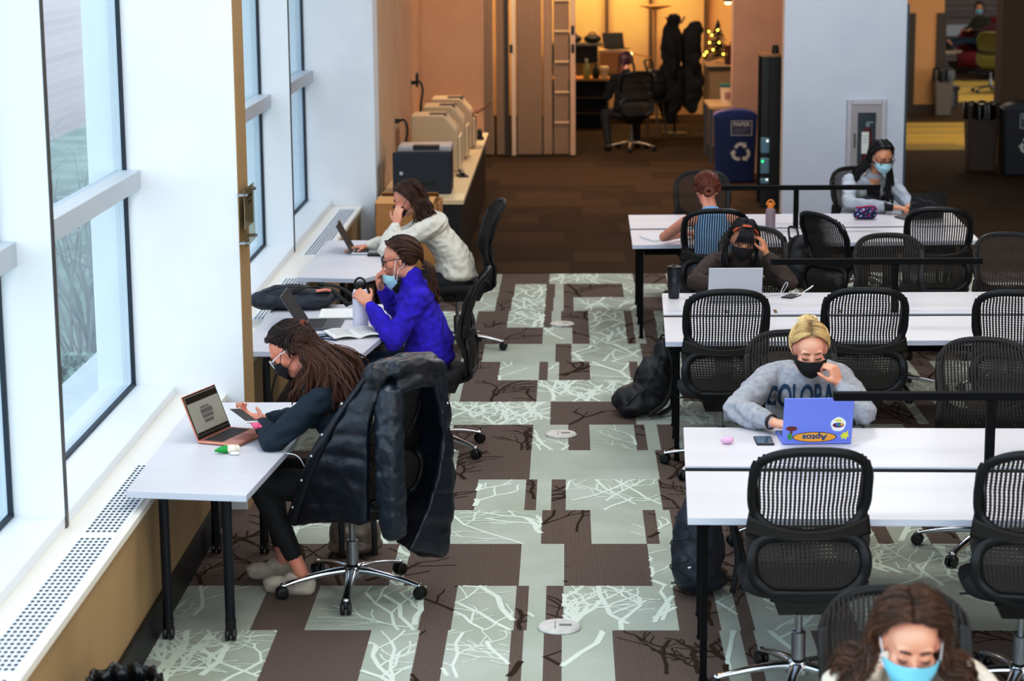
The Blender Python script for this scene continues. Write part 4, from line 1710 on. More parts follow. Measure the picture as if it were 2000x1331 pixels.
p, M, top = person('masked person in an olive top lounging in a red armchair in the far room', (8.35, 43.2), -.9, dict(
    head=(0, -.05, 1.30), pitch=.2, yaw=.7, neck=(0, 0, 1.15), chest=(0, .04, .97), hip=(0, .05, .6), elL=(.25, -.1, .85), elR=(-.22, -.12, .85), wrL=(.1, -.35, .9), wrR=(-.08, -.38, .9),
    hL=((0, -1, 0), (0, 0, -1), (-1, 0, 0)), hR=((0, -1, 0), (0, 0, -1), (1, 0, 0)), knL=(.1, -.45, .68), knR=(-.1, -.45, .68), anL=(.1, -.95, .62), anR=(-.1, -.95, .62),
    toL=(.1, -1.05, .7), toR=(-.1, -1.05, .7), skin=SK_TAN, pants=M_denim, topm=mat('olive_knit', '#2e2f22', .9), loose=.03, vox=.018, shoes=M_black))
H = Hair(M, 81)
H.SUB = 0
H.cap(low=-.04)
def ends(s, t, R):
    q = M @ V((s*.10, .02+.10*t, -.05))
    return (q, q+V((0, .01, -.06)))
fall_hair(H, ends, 14, r=.016)
H.build(p, HBK)
mask(p, M, M_mblue, loops=False)
p, M, top = person('dark-haired person facing away in the maroon armchair of the far room', (8.75, 41.9), PI-.3, dict(
    head=(0, -.05, 1.28), pitch=.1, neck=(0, 0, 1.13), chest=(0, .02, .95), hip=(0, .02, .58), elL=(.25, -.1, .8), elR=(-.25, -.1, .8), wrL=(.18, -.35, .8), wrR=(-.18, -.35, .8),
    hL=((0, -1, 0), (0, 0, -1), (-1, 0, 0)), hR=((0, -1, 0), (0, 0, -1), (1, 0, 0)),
    skin=SK_TAN, pants=M_leg, topm=mat('maroon_knit', '#2c1216', .9), loose=.03, vox=.018, shoes=M_black))
H = Hair(M, 82)
H.SUB = 0
H.cap(low=-.05)
def ends(s, t, R):
    q = M @ V((s*.10, .02+.10*t, -.05))
    return (q, q+V((0, .01, -.05)))
fall_hair(H, ends, 14, r=.016)
H.build(p, HBK)
# ------------------------------------------------------------------ things on the desks
M_key = mat('black_keys', '#15171c', .5)
M_keygap = mat('grey_key_deck', '#6d7178', .5)
def laptop(label, c, rz, w, d, open_deg, body, screen, lid=None, z=TZ, deck=None, content=None, lh=None):
    e = empty('laptop', (c[0], c[1], z), rz, label, 'laptop', None)
    g = MB()
    g.prism([(-w/2, -d/2), (w/2, -d/2), (w/2, d/2), (-w/2, d/2)], .002, .014)
    obj('base', g, body, e, bev=.004)
    g = MB()
    n, r = 13, 5
    kw, kd = w*.86/n, d*.46/r
    for j in range(r):
        for i in range(n):
            x, y = -w*.43+kw*(i+.5), d*.40-kd*(j+.5)
            g.bx(x-kw*.42, x+kw*.42, y-kd*.40, y+kd*.40, .014, .0155)
    obj('keyboard', g, M_key, e)
    g = MB()
    g.bx(-w*.19, w*.19, -d*.44, -d*.10, .0141, .0147)
    obj('trackpad', g, deck or body, e)
    a = math.radians(open_deg-90)
    L = lh or d
    R = Matrix.Rotation(-a, 4, 'X')
    T = Matrix.Translation((0, d/2-.004, .012)) @ R
    g = MB()
    g.bx(-w/2, w/2, -.004, .004, 0, L)
    g.xf(T)
    l = obj('lid', g, lid or body, e, bev=.003)
    g = MB()
    g.bx(-w/2+.004, w/2-.004, -.0052, -.0042, .004, L-.004)
    g.xf(T)
    obj('bezel', g, M_black, l)
    g = MB()
    g.bx(-w/2+.010, w/2-.010, -.0060, -.0053, .018, L-.010)
    g.xf(T)
    s = obj('screen', g, screen, l)
    if content:
        for (x0, x1, z0, z1, m) in content:
            g = MB()
            g.bx(-w/2+w*x0, -w/2+w*x1, -.0068, -.0061, L*z0, L*z1)
            g.xf(T)
            obj('screen_content', g, m, l)
    return e, T, l
M_rose = mat('rose_gold_aluminium', '#c98873', .35, .6)
M_gun = mat('gunmetal', '#5c6067', .4, .6)
M_silver = mat('silver_aluminium', '#c4c7cc', .35, .5)
M_scr = mat('grey_lit_screen', '#8e8d84', .3, emit=.25)
M_scr2 = mat('dark_screen', '#1b1d22', .5)
M_scrd = mat('screen_bar', '#1c1714', .3)
M_scrt = mat('screen_text', '#6c6b66', .3)
laptop('rose gold laptop with a document on screen on the nearest window desk', (-1.545, 9.455), 1.22, .304, .215, 112, M_rose, M_scr, deck=mat('copper_trackpad', '#a9614c', .35, .5), content=[
    (.04, .96, .80, .94, M_scrd), (.04, .96, .09, .15, M_scrd), (.36, .62, .62, .66, M_scrt), (.34, .68, .50, .60, M_scrt), (.34, .66, .40, .48, M_scrt), (.36, .62, .30, .37, M_scrt)])
laptop('dark grey laptop beside the phone and book on the middle window desk', (-1.45, 12.24), PI/2, .32, .225, 122, M_gun, M_scr2)
laptop('dark convertible laptop on the farthest window desk in front of the cream sweater', (-1.45, 15.12), PI/2+.05, .33, .225, 118, M_silver, M_scr2, lid=M_gun)
laptop('plain silver laptop in front of the woman with the orange headband', (1.045, 13.10), PI, .335, .225, 108, M_silver, M_scr2)
e, T, lid7 = laptop('periwinkle blue laptop with stickers on its lid', (1.125, 9.43), PI+.04, .315, .222, 104, mat('periwinkle_case', '#7484d6', .4), M_scr2, lh=.222)
def sticker(name, poly, m, off, parent=lid7):
    """flat shape on the outside of the lid; x to the right as the camera sees it, z up the lid"""
    g = MB()
    g.add([T @ V((-x, .0042+off, z)) for x, z in poly], [tuple(range(len(poly)))])
    return obj(name, g, m, parent)
def circ(cx, cz, a, b, n=24, w=0):
    return [(cx+a*(1+w*math.sin(5*t))*math.cos(t), cz+b*(1+w*math.sin(5*t))*math.sin(t)) for t in [2*PI*k/n for k in range(n)]]
S_w, S_k = mat('sticker_white', '#dfe4e0', .5), mat('sticker_black', '#17161a', .5)
S_or, S_bl, S_rd, S_gr, S_ye, S_pu = (mat('sticker_'+n, c, .5) for n, c in (('orange', '#e0a13e'), ('blue', '#1d6fae'), ('maroon', '#6b2626'), ('green', '#3c8a4c'), ('yellow', '#cfd24a'), ('purple', '#6a2f7a')))
st = sticker('surfboard_sticker', circ(-.012, .026, .100, .0265, 36), S_k, .0004)
sticker('surfboard_face', circ(-.012, .026, .096, .0235, 36), S_or, .0008, st)
tx = text_mb('Aptos', .040, .0001, .0012, sx=1.15)
g = MB()
g.add([T @ V((-(-x-.012), .0042+.0013, -y+.026)) for x, y, z in tx.v], tx.f)
obj('sticker_lettering', g, S_bl, st)
st = sticker('round_sticker', circ(.092, .090, .034, .036, 40, .03), S_w, .0004)
sticker('sticker_band', circ(.092, .086, .026, .013, 24), S_pu, .0008, st)
for k, m in enumerate((S_rd, S_bl, S_gr, S_or)):
    sticker('sticker_dot', circ(.076+.0105*k, .087+.003*(k % 2), .006, .008, 12), m, .0012, st)
sticker('sticker_top', circ(.092, .110, .018, .006, 16), S_ye, .0008, st)
st = sticker('mushroom_sticker', circ(-.118, .070, .026, .012, 24), S_rd, .0004)
sticker('sticker_stem', [(-.124, .066), (-.112, .066), (-.116, .03), (-.126, .03)], S_rd, .0003, st)
sticker('sticker_leaf', circ(-.124, .030, .011, .018, 20), S_gr, .0006, st)
st = sticker('lizard_sticker', [(.100, .030), (.112, .038), (.118, .052), (.126, .046), (.140, .060), (.138, .040), (.146, .028), (.136, .026), (.130, .012), (.122, .020), (.108, .014), (.112, .026)], S_ye, .0004)
e, T, l6 = laptop('black marble-patterned laptop in front of the woman in the cardigan', (2.80, 16.74), PI+.35, .32, .22, 106, M_gun, M_scr2, lid=mat('black_marble_case', '#0c0d10', .35, col2='#191a1e', noise=6))
g = MB()
rnd = random.Random(4)
for k in range(5):
    x, z = rnd.uniform(-.12, .12), rnd.uniform(.05, .2)
    pts = []
    for i in range(8):
        pts.append(T @ V((x, .0046, z)))
        x = max(-.15, min(.15, x+rnd.uniform(.01, .04)))
        z = max(.01, min(.21, z+rnd.uniform(-.025, .02)))
    g.tube(pts, .0013, 4)
obj('marble_vein', g, mat('grey_vein', '#7d8188', .5), l6)

def slabphone(name, label, c, rz, w, L, body, scr, z=TZ, rot=None, th=.008):
    e = empty(name, (c[0], c[1], z), rz, label, 'phone', None)
    if rot:
        e.rotation_euler = rot
    g = MB()
    g.prism([(-w/2, -L/2), (w/2, -L/2), (w/2, L/2), (-w/2, L/2)], 0, th)
    obj('phone_case', g, body, e, bev=.003)
    g = MB()
    g.bx(-w/2+.004, w/2-.004, -L/2+.012, L/2-.012, th, th+.0008)
    obj('phone_screen', g, scr, e)
    return e
M_ps = mat('phone_screen_glass', '#4c6474', .12)
slabphone('smartphone', 'black phone lying beside the open book on the middle window desk', (-1.448, 11.89), -.9, .075, .155, M_black, M_ps)
slabphone('smartphone', 'phone lying left of the blue laptop', (.895, 9.375), .02, .08, .15, M_black, M_ps)
slabphone('smartphone', 'black phone under the white cable on the middle desk', (1.415, 13.17), -.5, .075, .15, M_black, M_scr2)
# phone held by the woman in teal
pa, pb = V((-1.545, 9.44, .862)), V((-1.437, 9.33, .818))
d = (pb-pa).normalized()
up = V((.45, -.25, .85))
xx = d.cross(up).normalized()
up = xx.cross(d).normalized()
ph = slabphone('smartphone', 'white-framed phone held in the hand of the woman in teal', (0, 0), 0, .074, .155, mat('white_phone', '#d8d5d3', .35), M_scr2)
ph.matrix_world = Matrix.Translation((pa+pb)/2) @ Matrix((xx, d, up)).transposed().to_4x4()
e = empty('phone_charm', pb+V((.02, -.015, -.005)), 0, 'pink rubber charm on the cable of the phone held by the woman in teal', 'charm', None)
g = MB()
g.ell((0, 0, 0), (.020, .016, .016))
g.ell((-.018, .008, .004), (.008, .010, .008))
g.ell((.022, -.006, -.002), (.012, .014, .008))
obj('charm_body', g, mat('pink_rubber', '#e0607f', .5), e, smooth=True)
g = MB()
g.tube(crom([(.02, -.005, 0), (.06, -.02, -.05), (.11, -.10, -.095), (.20, -.16, -.10), (.235, -.15, -.16), (.25, -.1, -.24)], 24), .0022, 6)
obj('cable', g, mat('white_cable', '#e6e6e8', .5), e, smooth=True)
# little green and white case by the rose gold laptop
e = empty('earphone_case', (-1.53, 9.165, TZ), .15, 'small green and white earphone case lying open beside the rose gold laptop', 'case', None)
g = MB()
g.cap([(-.035, 0, .018), (-.005, .004, .020)], [.013, .019], 12)
g.ell((-.05, -.002, .016), (.008, .007, .007))
obj('case_lid', g, mat('bright_green_plastic', '#12913f', .4), e, smooth=True)
g = MB()
g.cap([(.006, .004, .020), (.042, .010, .020)], [.018, .017], 14)
obj('case_body', g, mat('ivory_plastic', '#e8e0cc', .4), e, smooth=True)
g = MB()
g.ell((.034, -.032, .008), (.022, .014, .008))
g.ell((.020, -.022, .006), (.012, .012, .005))
obj('earphone', g, mat('white_plastic', '#e9e8e4', .4), e, smooth=True)
e = empty('earphone_case', (.724, 9.33, TZ), 0, 'pink earphone case on the nearest double desk, left of the phone', 'case', None)
g = MB()
g.ell((0, 0, .018), (.03, .018, .018))
g.ell((.018, -.004, .02), (.012, .016, .016))
obj('case_body', g, mat('lilac_pink_plastic', '#d3a5c4', .4), e, smooth=True)

# notebooks and books
M_paper = mat('white_paper', '#ecebe6', .8)
M_line = mat('grey_print', '#a9a9a6', .8)
e = empty('spiral_notebook', (-1.39, 12.58, TZ), .06, 'spiral notebook lying open behind the grey laptop', 'notebook', None)
g = MB()
g.bx(-.115, .115, -.16, .16, 0, .012)
obj('pages', g, M_paper, e)
g = MB()
for k in range(24):
    x = -.108+.0094*k
    g.tube([(x+.004*math.cos(t), -.162+.008*math.sin(t)*1.0, .008+.009*math.cos(t)) for t in [2*PI*i/8 for i in range(8)]], .0013, 4, closed=True)
obj('spiral_binding', g, M_gun, e)
g = MB()
for k in range(9):
    g.bx(-.09, .09, -.13+k*.03, -.129+k*.03, .012, .0124)
obj('ruling', g, M_line, e)
e = empty('open_book', (-1.235, 11.93, TZ), .38, 'open paperback book at the corner of the middle window desk', 'book', None)
g = MB()
def pg(u, v):
    x = (2*u-1)*.15
    a = abs(x)/.15
    return (x, (v-.5)*.23, .012+.022*math.sin(min(1, a*1.15)*PI*.75)*(1-.35*a))
g.grid(pg, 24, 2, thick=.010)
obj('pages', g, M_paper, e)
g = MB()
for s in (-1, 1):
    for k in range(14):
        y = -.095+k*.0145
        pts = []
        for i in range(7):
            q = pg(.5+s*(.06+.38*i/6), .5+y/.23)
            pts.append(V(q)+V((0, 0, .0008)))
        g.add([p+V((0, dy, 0)) for p in pts for dy in (-.0016, .0016)], [(2*i, 2*i+2, 2*i+3, 2*i+1) for i in range(6)])
obj('printed_lines', g, M_line, e)
e = empty('pen', (-1.37, 11.80, TZ+.005), -.6, 'dark blue pen by the phone on the middle window desk', 'pen', None)
g = MB()
g.tube([(-.07, 0, 0), (.055, 0, 0), (.07, 0, 0)], [.0045, .0045, .001], 8)
obj('barrel', g, mat('navy_pen', '#1e3560', .3), e)
g = MB()
g.tube([(-.075, 0, 0), (-.03, 0, 0)], .0055, 8)
obj('pen_cap', g, mat('pen_cap_blue', '#2c4a86', .3), e)
e = empty('notebook', (.66, 15.68, TZ), .35, 'thin white notebook by the elbow of the bun-haired woman', 'notebook', None)
g = MB()
g.bx(-.075, .075, -.13, .13, 0, .010)
obj('pages', g, M_paper, e)
g = MB()
g.bx(-.078, .078, -.133, .133, .010, .012)
obj('cover', g, mat('pale_cover', '#d9d7da', .6), e)
e = empty('tablet', (-1.33, 14.93, TZ), .0, 'slim black case lying in front of the farthest window laptop', 'tablet', None)
g = MB()
g.bx(-.10, .13, -.045, .035, 0, .018)
obj('cover', g, M_black, e, bev=.004)

# bottles
def bottle(name, label, loc, prof, m, lid, lm, cat='bottle'):
    e = empty(name, (loc[0], loc[1], loc[2] if len(loc) > 2 else TZ), 0, label, cat, None)
    g = MB()
    g.lathe(prof, 28)
    obj('bottle_body', g, m, e, smooth=False).data.polygons.foreach_set('use_smooth', [len(p.vertices) == 4 for p in e.children[0].data.polygons])
    lid(e, lm)
    return e
def lid_loop(z, r, lr):
    def f(e, m):
        g = MB()
        g.lathe([(r, z), (r, z+.03), (r*.8, z+.04)], 20)
        l = obj('lid', g, m, e)
        g = MB()
        g.tube([(lr*math.cos(t)*1.1, 0, z+.02+lr*1.5*math.sin(t)) for t in [PI*i/14 for i in range(15)]], .006, 8)
        obj('carry_loop', g, m, l, smooth=True)
    return f
bottle('water_bottle', 'tall white and lilac bottle with a black lid held by the woman in purple', (-1.215, 12.16), [(.042, 0), (.046, .006), (.047, .06), (.047, .205), (.040, .228), (.034, .235)], mat('white_lilac_enamel', '#e6e4f2', .35), lid_loop(.235, .033, .03), M_black)
M_mauve = mat('mauve_powder_coat', '#8d7d86', .5)
bottle('water_bottle', 'mauve steel bottle with an orange cap on the far double desk', (1.548, 15.97), [(.034, 0), (.037, .005), (.037, .165), (.034, .183), (.025, .192)], M_mauve, lid_loop(.192, .024, .027), mat('orange_cap', '#d98a35', .45))
def lid_tum(e, m):
    g = MB()
    g.lathe([(.045, .19), (.046, .203), (.040, .206)], 24)
    l = obj('lid', g, m, e)
    g = MB()
    g.lathe([(.010, .206), (.012, .212), (.0, .213)], 12, (0, .015, 0))
    obj('lid_slider', g, m, l)
e = bottle('tumbler', 'dark metallic tumbler at the left corner of the middle double desk', (.672, 13.13), [(.031, 0), (.034, .004), (.044, .19), (.044, .192)], mat('dark_metallic', '#3d4048', .28, .7), lid_tum, M_black, 'cup')
g = MB()
g.tube([(.0405*math.cos(-PI/2+.18*math.cos(t)), .0405*math.sin(-PI/2+.18*math.cos(t)), .125+.012*math.sin(t)) for t in [2*PI*i/16 for i in range(16)]], .0007, 4, closed=True)
obj('engraved_ring', g, M_silver, e)
# pencil case
e = empty('pencil_case', (2.37, 16.70, TZ), .15, 'spotted navy pencil case with a pink zip on the far double desk', 'pencil case', None)
g = MB()
g.cap([(-.06, 0, .045), (.045, 0, .05)], [.042, .052], 16)
me_ = baked(g, .006, 3)
obj('pouch', me_, mat('navy_cotton', '#1d2350', .8), e)
g = MB()
g.tube([(.05*0+x, 0.0, .048+.050) for x in (-.08, -.03, .03, .08)], .006, 6)
g.tube(crom([(.095, 0, .05), (.08, .0, .095), (.02, 0, .103), (-.06, 0, .09)], 16), .007, 6)
obj('zip', g, mat('magenta_zip', '#b01c5a', .6), e, smooth=True)
g = MB()
rnd = random.Random(2)
bv = BVHTree.FromPolygons([v.co.copy() for v in me_.vertices], [tuple(p.vertices) for p in me_.polygons])
for k in range(60):
    d = V((rnd.uniform(-1, 1), rnd.uniform(-1, .3), rnd.uniform(-.5, 1))).normalized()
    c0 = V((rnd.uniform(-.07, .06), 0, .048))
    h = bv.ray_cast(c0+d*.2, -d)
    if h[0] is not None:
        a, b = frame_of(h[1])
        q = h[0]+h[1]*.0012
        g.cur = k % 3
        g.add([q+(a*math.cos(t)+b*math.sin(t))*.006 for t in [2*PI*i/6 for i in range(6)]], [tuple(range(6))])
obj('spots', g, [mat('spot_pink', '#d04a86', .8), mat('spot_white', '#d8dbe8', .8), mat('spot_blue', '#4f74c8', .8)], e)
# cable on the middle desk
e = empty('charging_cable', (1.37, 13.16, TZ), 0, 'loose white charging cable looping on the middle double desk', 'cable', None)
g = MB()
g.tube(crom([(-.13, -.02, .004), (-.07, .05, .01), (-.01, .04, .02), (.02, .0, .08), (.01, .03, .085), (-.02, .02, .02), (.0, -.03, .005), (.08, .0, .008), (.15, .05, .04), (.19, .08, .06), (.17, .06, .045), (.10, .04, .008)], 60), .0024, 6)
obj('cord', g, mat('white_cable', '#e6e6e8', .5), e, smooth=True)
g = MB()
g.box((-.13, -.02, .006), (.018, .010, .008))
obj('plug', g, mat('white_cable', '#e6e6e8', .5), e)
e = empty('power_cord', (-1.60, 11.3, 0), 0, 'black power cord hanging below the middle window desk', 'cable', None)
g = MB()
g.tube(crom([(.02, 0, .69), (-.01, 0, .6), (-.03, .0, .5), (-.02, .02, .3), (0, .05, .01)], 20), .006, 8)
obj('cord', g, M_black, e, smooth=True)

# ------------------------------------------------------------------ bags
M_nylon = mat('black_nylon', '#0a0c11', .5, noise=12, col2='#13161d', bump=.15, bscale=30)
M_nylon2 = mat('navy_nylon', '#131b27', .5, noise=10, col2='#1a2433', bump=.15, bscale=30)
M_web = mat('black_webbing', '#07080a', .7)
from mathutils import noise as mnoise
def crumple(me, amp, f, sd=0):
    me.update()
    for v, n in [(v, v.normal.copy()) for v in me.vertices]:
        p = v.co*f+V((sd, sd*.7, sd*1.3))
        v.co += n*(amp*(mnoise.noise(p)+.5*mnoise.noise(p*2.1)-(abs(mnoise.noise(p*1.3)))*.6))
def bag(name, label, loc, rz, vols, m, straps, extra=(), tilt=None, cat='backpack', amp=.012, f=9):
    e = empty(name, loc, rz, label, cat, None)
    if tilt:
        e.rotation_euler = tilt
    g = MB()
    for c, r in vols:
        g.ell(c, r, nu=18, nv=12)
    me = baked(g, .011, 3)
    crumple(me, amp, f, loc[0])
    obj('bag_body', me, m, e)
    for s in straps:
        g = MB()
        g.tube(crom(s, 20), .014, 6, flat=.3, up=(1, 0, 0))
        obj('strap', g, M_web, e, smooth=True)
    for nm, pts, r, mm in extra:
        g = MB()
        g.tube(crom(pts, 20), r, 6)
        obj(nm, g, mm, e, smooth=True)
    return e
bag('backpack', 'black backpack lying on the middle window desk behind the grey laptop', (-1.66, 12.86, TZ), .1,
    [((-.08, .0, .07), (.20, .16, .075)), ((.10, .02, .06), (.15, .14, .06)), ((-.2, -.05, .06), (.12, .12, .062)), ((.0, -.10, .05), (.2, .07, .05))], M_nylon2,
    [[(-.1, -.14, .10), (.05, -.10, .14), (.2, -.05, .10), (.30, -.12, .03)], [(.12, .08, .13), (.25, .04, .11), (.34, -.05, .05), (.28, -.10, .02)]],
    [('zip', [(-.27, -.08, .10), (-.1, -.12, .145), (.1, -.05, .13), (.2, .02, .10)], .004, M_black), ('zip_pull', [(-.15, -.15, .08), (-.17, -.18, .03), (-.16, -.19, .01)], .004, M_black), ('pink_tag', [(.10, -.10, .115), (.16, -.08, .118), (.19, -.06, .11)], .011, mat('salmon_tag', '#d08a78', .6))])
bag('backpack', 'slumped black backpack on the carpet against the middle double desk leg', (.50, 13.0, 0), .15,
    [((-.04, 0, .10), (.19, .16, .10)), ((.05, .02, .2), (.13, .13, .17)), ((.11, .03, .34), (.07, .08, .15)), ((-.10, -.05, .07), (.10, .12, .07))], M_nylon,
    [[(.12, -.03, .44), (.15, -.10, .3), (.1, -.15, .12), (-.02, -.17, .03)], [(.14, .04, .45), (.19, -.02, .3), (.17, -.08, .1), (.05, -.14, .02)]],
    [('carry_handle', [(.08, .02, .46), (.10, .02, .50), (.15, .02, .49), (.15, .02, .44)], .008, M_web), ('zip', [(-.16, -.12, .08), (-.08, -.14, .17), (.03, -.10, .28), (.07, -.05, .38)], .004, M_black)], amp=.02)
bag('backpack', 'navy backpack with cord lacing standing under the nearest double desk', (.60, 9.40, 0), -.15,
    [((0, 0, .22), (.125, .11, .23)), ((0, -.06, .13), (.115, .09, .13)), ((.02, .03, .38), (.10, .09, .12)), ((.02, 0, .06), (.13, .12, .06))], M_nylon2,
    [[(.08, -.04, .47), (.15, -.05, .36), (.19, -.08, .2), (.17, -.1, .03)], [(.05, .07, .48), (.16, .08, .3), (.22, .02, .1), (.2, -.03, .02)]],
    [('bungee_cord', [(-.10, -.09, .38), (-.02, -.13, .30), (-.12, -.10, .26), (-.02, -.155, .20), (-.12, -.12, .15), (-.02, -.155, .10), (-.11, -.12, .07)], .0035, M_black), ('carry_handle', [(0, .0, .48), (.02, 0, .53), (.07, 0, .52), (.07, 0, .47)], .007, M_web), ('logo_tag', [(-.03, -.150, .155), (-.015, -.152, .160)], .006, M_silver)])
bag('backpack', 'black backpack hanging from the near edge of the far double desk', (1.70, 15.36, .42), .1,
    [((0, 0, .16), (.125, .09, .19)), ((0, -.05, .09), (.11, .08, .11)), ((.02, 0, .28), (.10, .075, .10))], M_nylon,
    [[(-.06, -.04, .36), (-.12, -.08, .22), (-.12, -.06, .06), (-.06, -.04, 0)], [(.08, -.04, .36), (.13, -.06, .2), (.12, -.03, .04)]],
    [('carry_handle', [(-.07, 0, .34), (-.075, .0, .43), (-.02, 0, .42), (.0, 0, .34)], .008, M_web), ('carry_handle', [(.04, .02, .34), (.06, .02, .42), (.10, .02, .43), (.12, .02, .35)], .008, M_web)])
bag('tote_bag', 'silvery beige tote bag with black straps under the chair of the woman in teal', (-1.05, 9.98, 0), .2,
    [((0, 0, .12), (.13, .09, .12)), ((0, 0, .2), (.12, .06, .06)), ((0, 0, .05), (.14, .10, .05))], mat('silver_beige_cloth', '#8f8278', .35, .3, col2='#6b6159', noise=9),
    [[(.08, -.07, .24), (.085, -.105, .15), (.085, -.105, .02)], [(-.07, -.07, .24), (-.075, -.105, .15), (-.075, -.105, .02)]], cat='bag')

# puffer coat over the nearest swivel chair, in that chair's frame
e = empty('puffer_coat', (-1.0, 9.38, 0), -2.25, 'dark navy puffer coat draped over the back of the nearest swivel chair', 'coat', None)
M_puff = mat('navy_puffer', '#0a101a', .36, noise=10, col2='#0f1826', bump=.15, bscale=60)
def panel(cols, nu, nv, thick, quilts, amp):
    cs = [crom(c, nv) for c in cols]
    g = MB()
    def f(u, v):
        j = min(int(round(v*nv)), nv)
        p = crom([c[j] for c in cs], nu)[min(int(round(u*nu)), nu)]
        return p
    pts = [[f(i/nu, j/nv) for i in range(nu+1)] for j in range(nv+1)]
    out = []
    for j in range(nv+1):
        for i in range(nu+1):
            a = pts[j][min(i+1, nu)]-pts[j][max(i-1, 0)]
            b = pts[min(j+1, nv)][i]-pts[max(j-1, 0)][i]
            n = a.cross(b)
            n = n.normalized() if n.length > 1e-9 else V((0, 1, 0))
            k = abs(math.sin(PI*quilts*j/nv))**.5*min(1, 4*min(i, nu-i)/nu+.3)
            out.append((pts[j][i], n, k))
    W = nu+1
    vs = [p+n*(thick*.5+amp*k) for p, n, k in out]+[p-n*(thick*.5+amp*k) for p, n, k in out]
    N = len(out)
    fs = []
    for j in range(nv):
        for i in range(nu):
            q = (j*W+i, j*W+i+1, (j+1)*W+i+1, (j+1)*W+i)
            fs.append(q)
            fs.append(tuple(N+x for x in reversed(q)))
    loop = [i for i in range(nu)]+[j*W+nu for j in range(nv)]+[nv*W+i for i in range(nu, 0, -1)]+[j*W for j in range(nv, 0, -1)]
    for k in range(len(loop)):
        a, b = loop[k], loop[(k+1) % len(loop)]
        fs.append((b, a, N+a, N+b))
    g.add(vs, fs)
    return g
G = MB()
G.merge(panel([[(.16, .42, 1.13), (.25, .38, .92), (.26, .37, .68), (.25, .35, .45)],
               [(.20, .39, 1.13), (.275, .28, .92), (.285, .20, .68), (.27, .12, .42)],
               [(.20, .35, 1.12), (.285, .20, .88), (.29, .06, .66), (.275, -.10, .36)]], 12, 30, .03, 7, .012))
G.merge(panel([[(-.08, .43, 1.10), (-.16, .43, .80), (-.10, .41, .52), (.03, .38, .28)],
               [(-.18, .41, 1.10), (-.235, .39, .80), (-.245, .40, .5), (-.19, .40, .20)],
               [(-.20, .33, 1.10), (-.25, .27, .76), (-.25, .25, .5), (-.23, .22, .16)],
               [(-.19, .22, 1.05), (-.255, .14, .70), (-.255, .10, .42), (-.24, .06, .2)]], 16, 30, .028, 6, .010))
for a, b, r in (((.20, .36, 1.12), (-.19, .33, 1.10), .060), ((.12, .42, 1.13), (-.16, .40, 1.09), .052), ((.17, .30, 1.10), (-.15, .28, 1.08), .045), ((.12, .44, 1.06), (-.05, .45, 1.06), .035)):
    G.cap([a, V(a).lerp(V(b), .5)+V((0, .01, .015)), b], [r*.9, r, r*.9], 14)
me = baked(G, .0095, 2)
crumple(me, .006, 12, 3)
obj('coat_shell', me, M_puff, e)
G = MB()
sl = crom([(.17, .42, 1.02), (.20, .445, .82), (.195, .445, .62), (.175, .43, .43)], 16)
G.cap(sl, [.062+.006*abs(math.sin(i*1.2)) for i in range(17)], 14)
me = baked(G, .010, 2)
crumple(me, .008, 20, 5)
obj('sleeve', me, mat('navy_puffer_sheen', '#141e2a', .36, noise=10, col2='#18232f', bump=.25, bscale=45), e)
pl = crom([(.215, .345, 1.13), (.305, .195, .885), (.31, .05, .66), (.295, -.095, .385)], 24)
g = MB()
g.tube(pl, [.030]*25, 8, flat=.45, up=(0, .6, .6))
obj('placket', g, M_puff, e, smooth=True)
for k in (5, 10, 14, 18, 22):
    g = MB()
    p = pl[k]+V((.016, -.002, .012))
    g.ell(p, .0065, nu=10, nv=6)
    obj('snap', g, M_silver, e, smooth=True)
for q in ((-.19, .435, .93), (-.215, .435, .83), (-.235, .435, .70)):
    g = MB()
    g.ell(q, .0065, nu=10, nv=6)
    obj('snap', g, M_silver, e, smooth=True)

# ------------------------------------------------------------------ floor boxes
M_fb = mat('white_floor_plate', '#c9c7c2', .5, noise=20, col2='#b7b5b0')
for y, l in ((8.87, 'round floor outlet cover nearest the camera'), (12.44, 'round floor outlet cover in the middle of the aisle'), (16.03, 'round floor outlet cover farthest along the patterned carpet')):
    e = empty('floor_outlet', (-.04, y, 0), 0, l, 'floor outlet', 'floor outlet covers')
    g = MB()
    g.lathe([(.094, 0), (.096, .006), (.088, .014), (.0, .015)], 36)
    obj('cover_plate', g, M_fb, e)
    g = MB()
    g.bx(.0, .055, -.012, .012, .0151, .0165)
    g.bx(-.02, -.016, -.05, .05, .0151, .0160)
    obj('cover_flap', g, mat('grey_seam', '#77746f', .6), e)
# waste bin at the bottom left
def binliner(e, r0, z, seed, m):
    g = MB()
    rnd = random.Random(seed)
    def f(u, v):
        t = 2*PI*u
        k = 1+.05*math.sin(7*t+seed)+.04*math.sin(13*t)
        prof = [(.80, -.10), (.92, .005), (1.04, .015), (1.10, -.03), (1.12, -.12)]
        q = v*4
        i = min(int(q), 3)
        ff = q-i
        r = prof[i][0]+(prof[i+1][0]-prof[i][0])*ff
        zz = prof[i][1]+(prof[i+1][1]-prof[i][1])*ff
        return (r0*r*k*math.cos(t), r0*r*k*math.sin(t), z+zz+.01*math.sin(9*t+v*3))
    g.grid(f, 64, 10)
    return obj('bin_liner', g, m, e, smooth=True)
M_liner = mat('black_liner', '#08090b', .22)
e = empty('waste_bin', (-1.60, 7.17, 0), 0, 'waste bin with a black liner at the bottom left corner of the photo', 'bin', None)
g = MB()
g.lathe([(.10, 0), (.125, .39), (.118, .39), (.095, .01)], 28)
obj('bin_shell', g, mat('dark_grey_plastic', '#222326', .5), e)
binliner(e, .122, .39, 1, M_liner)

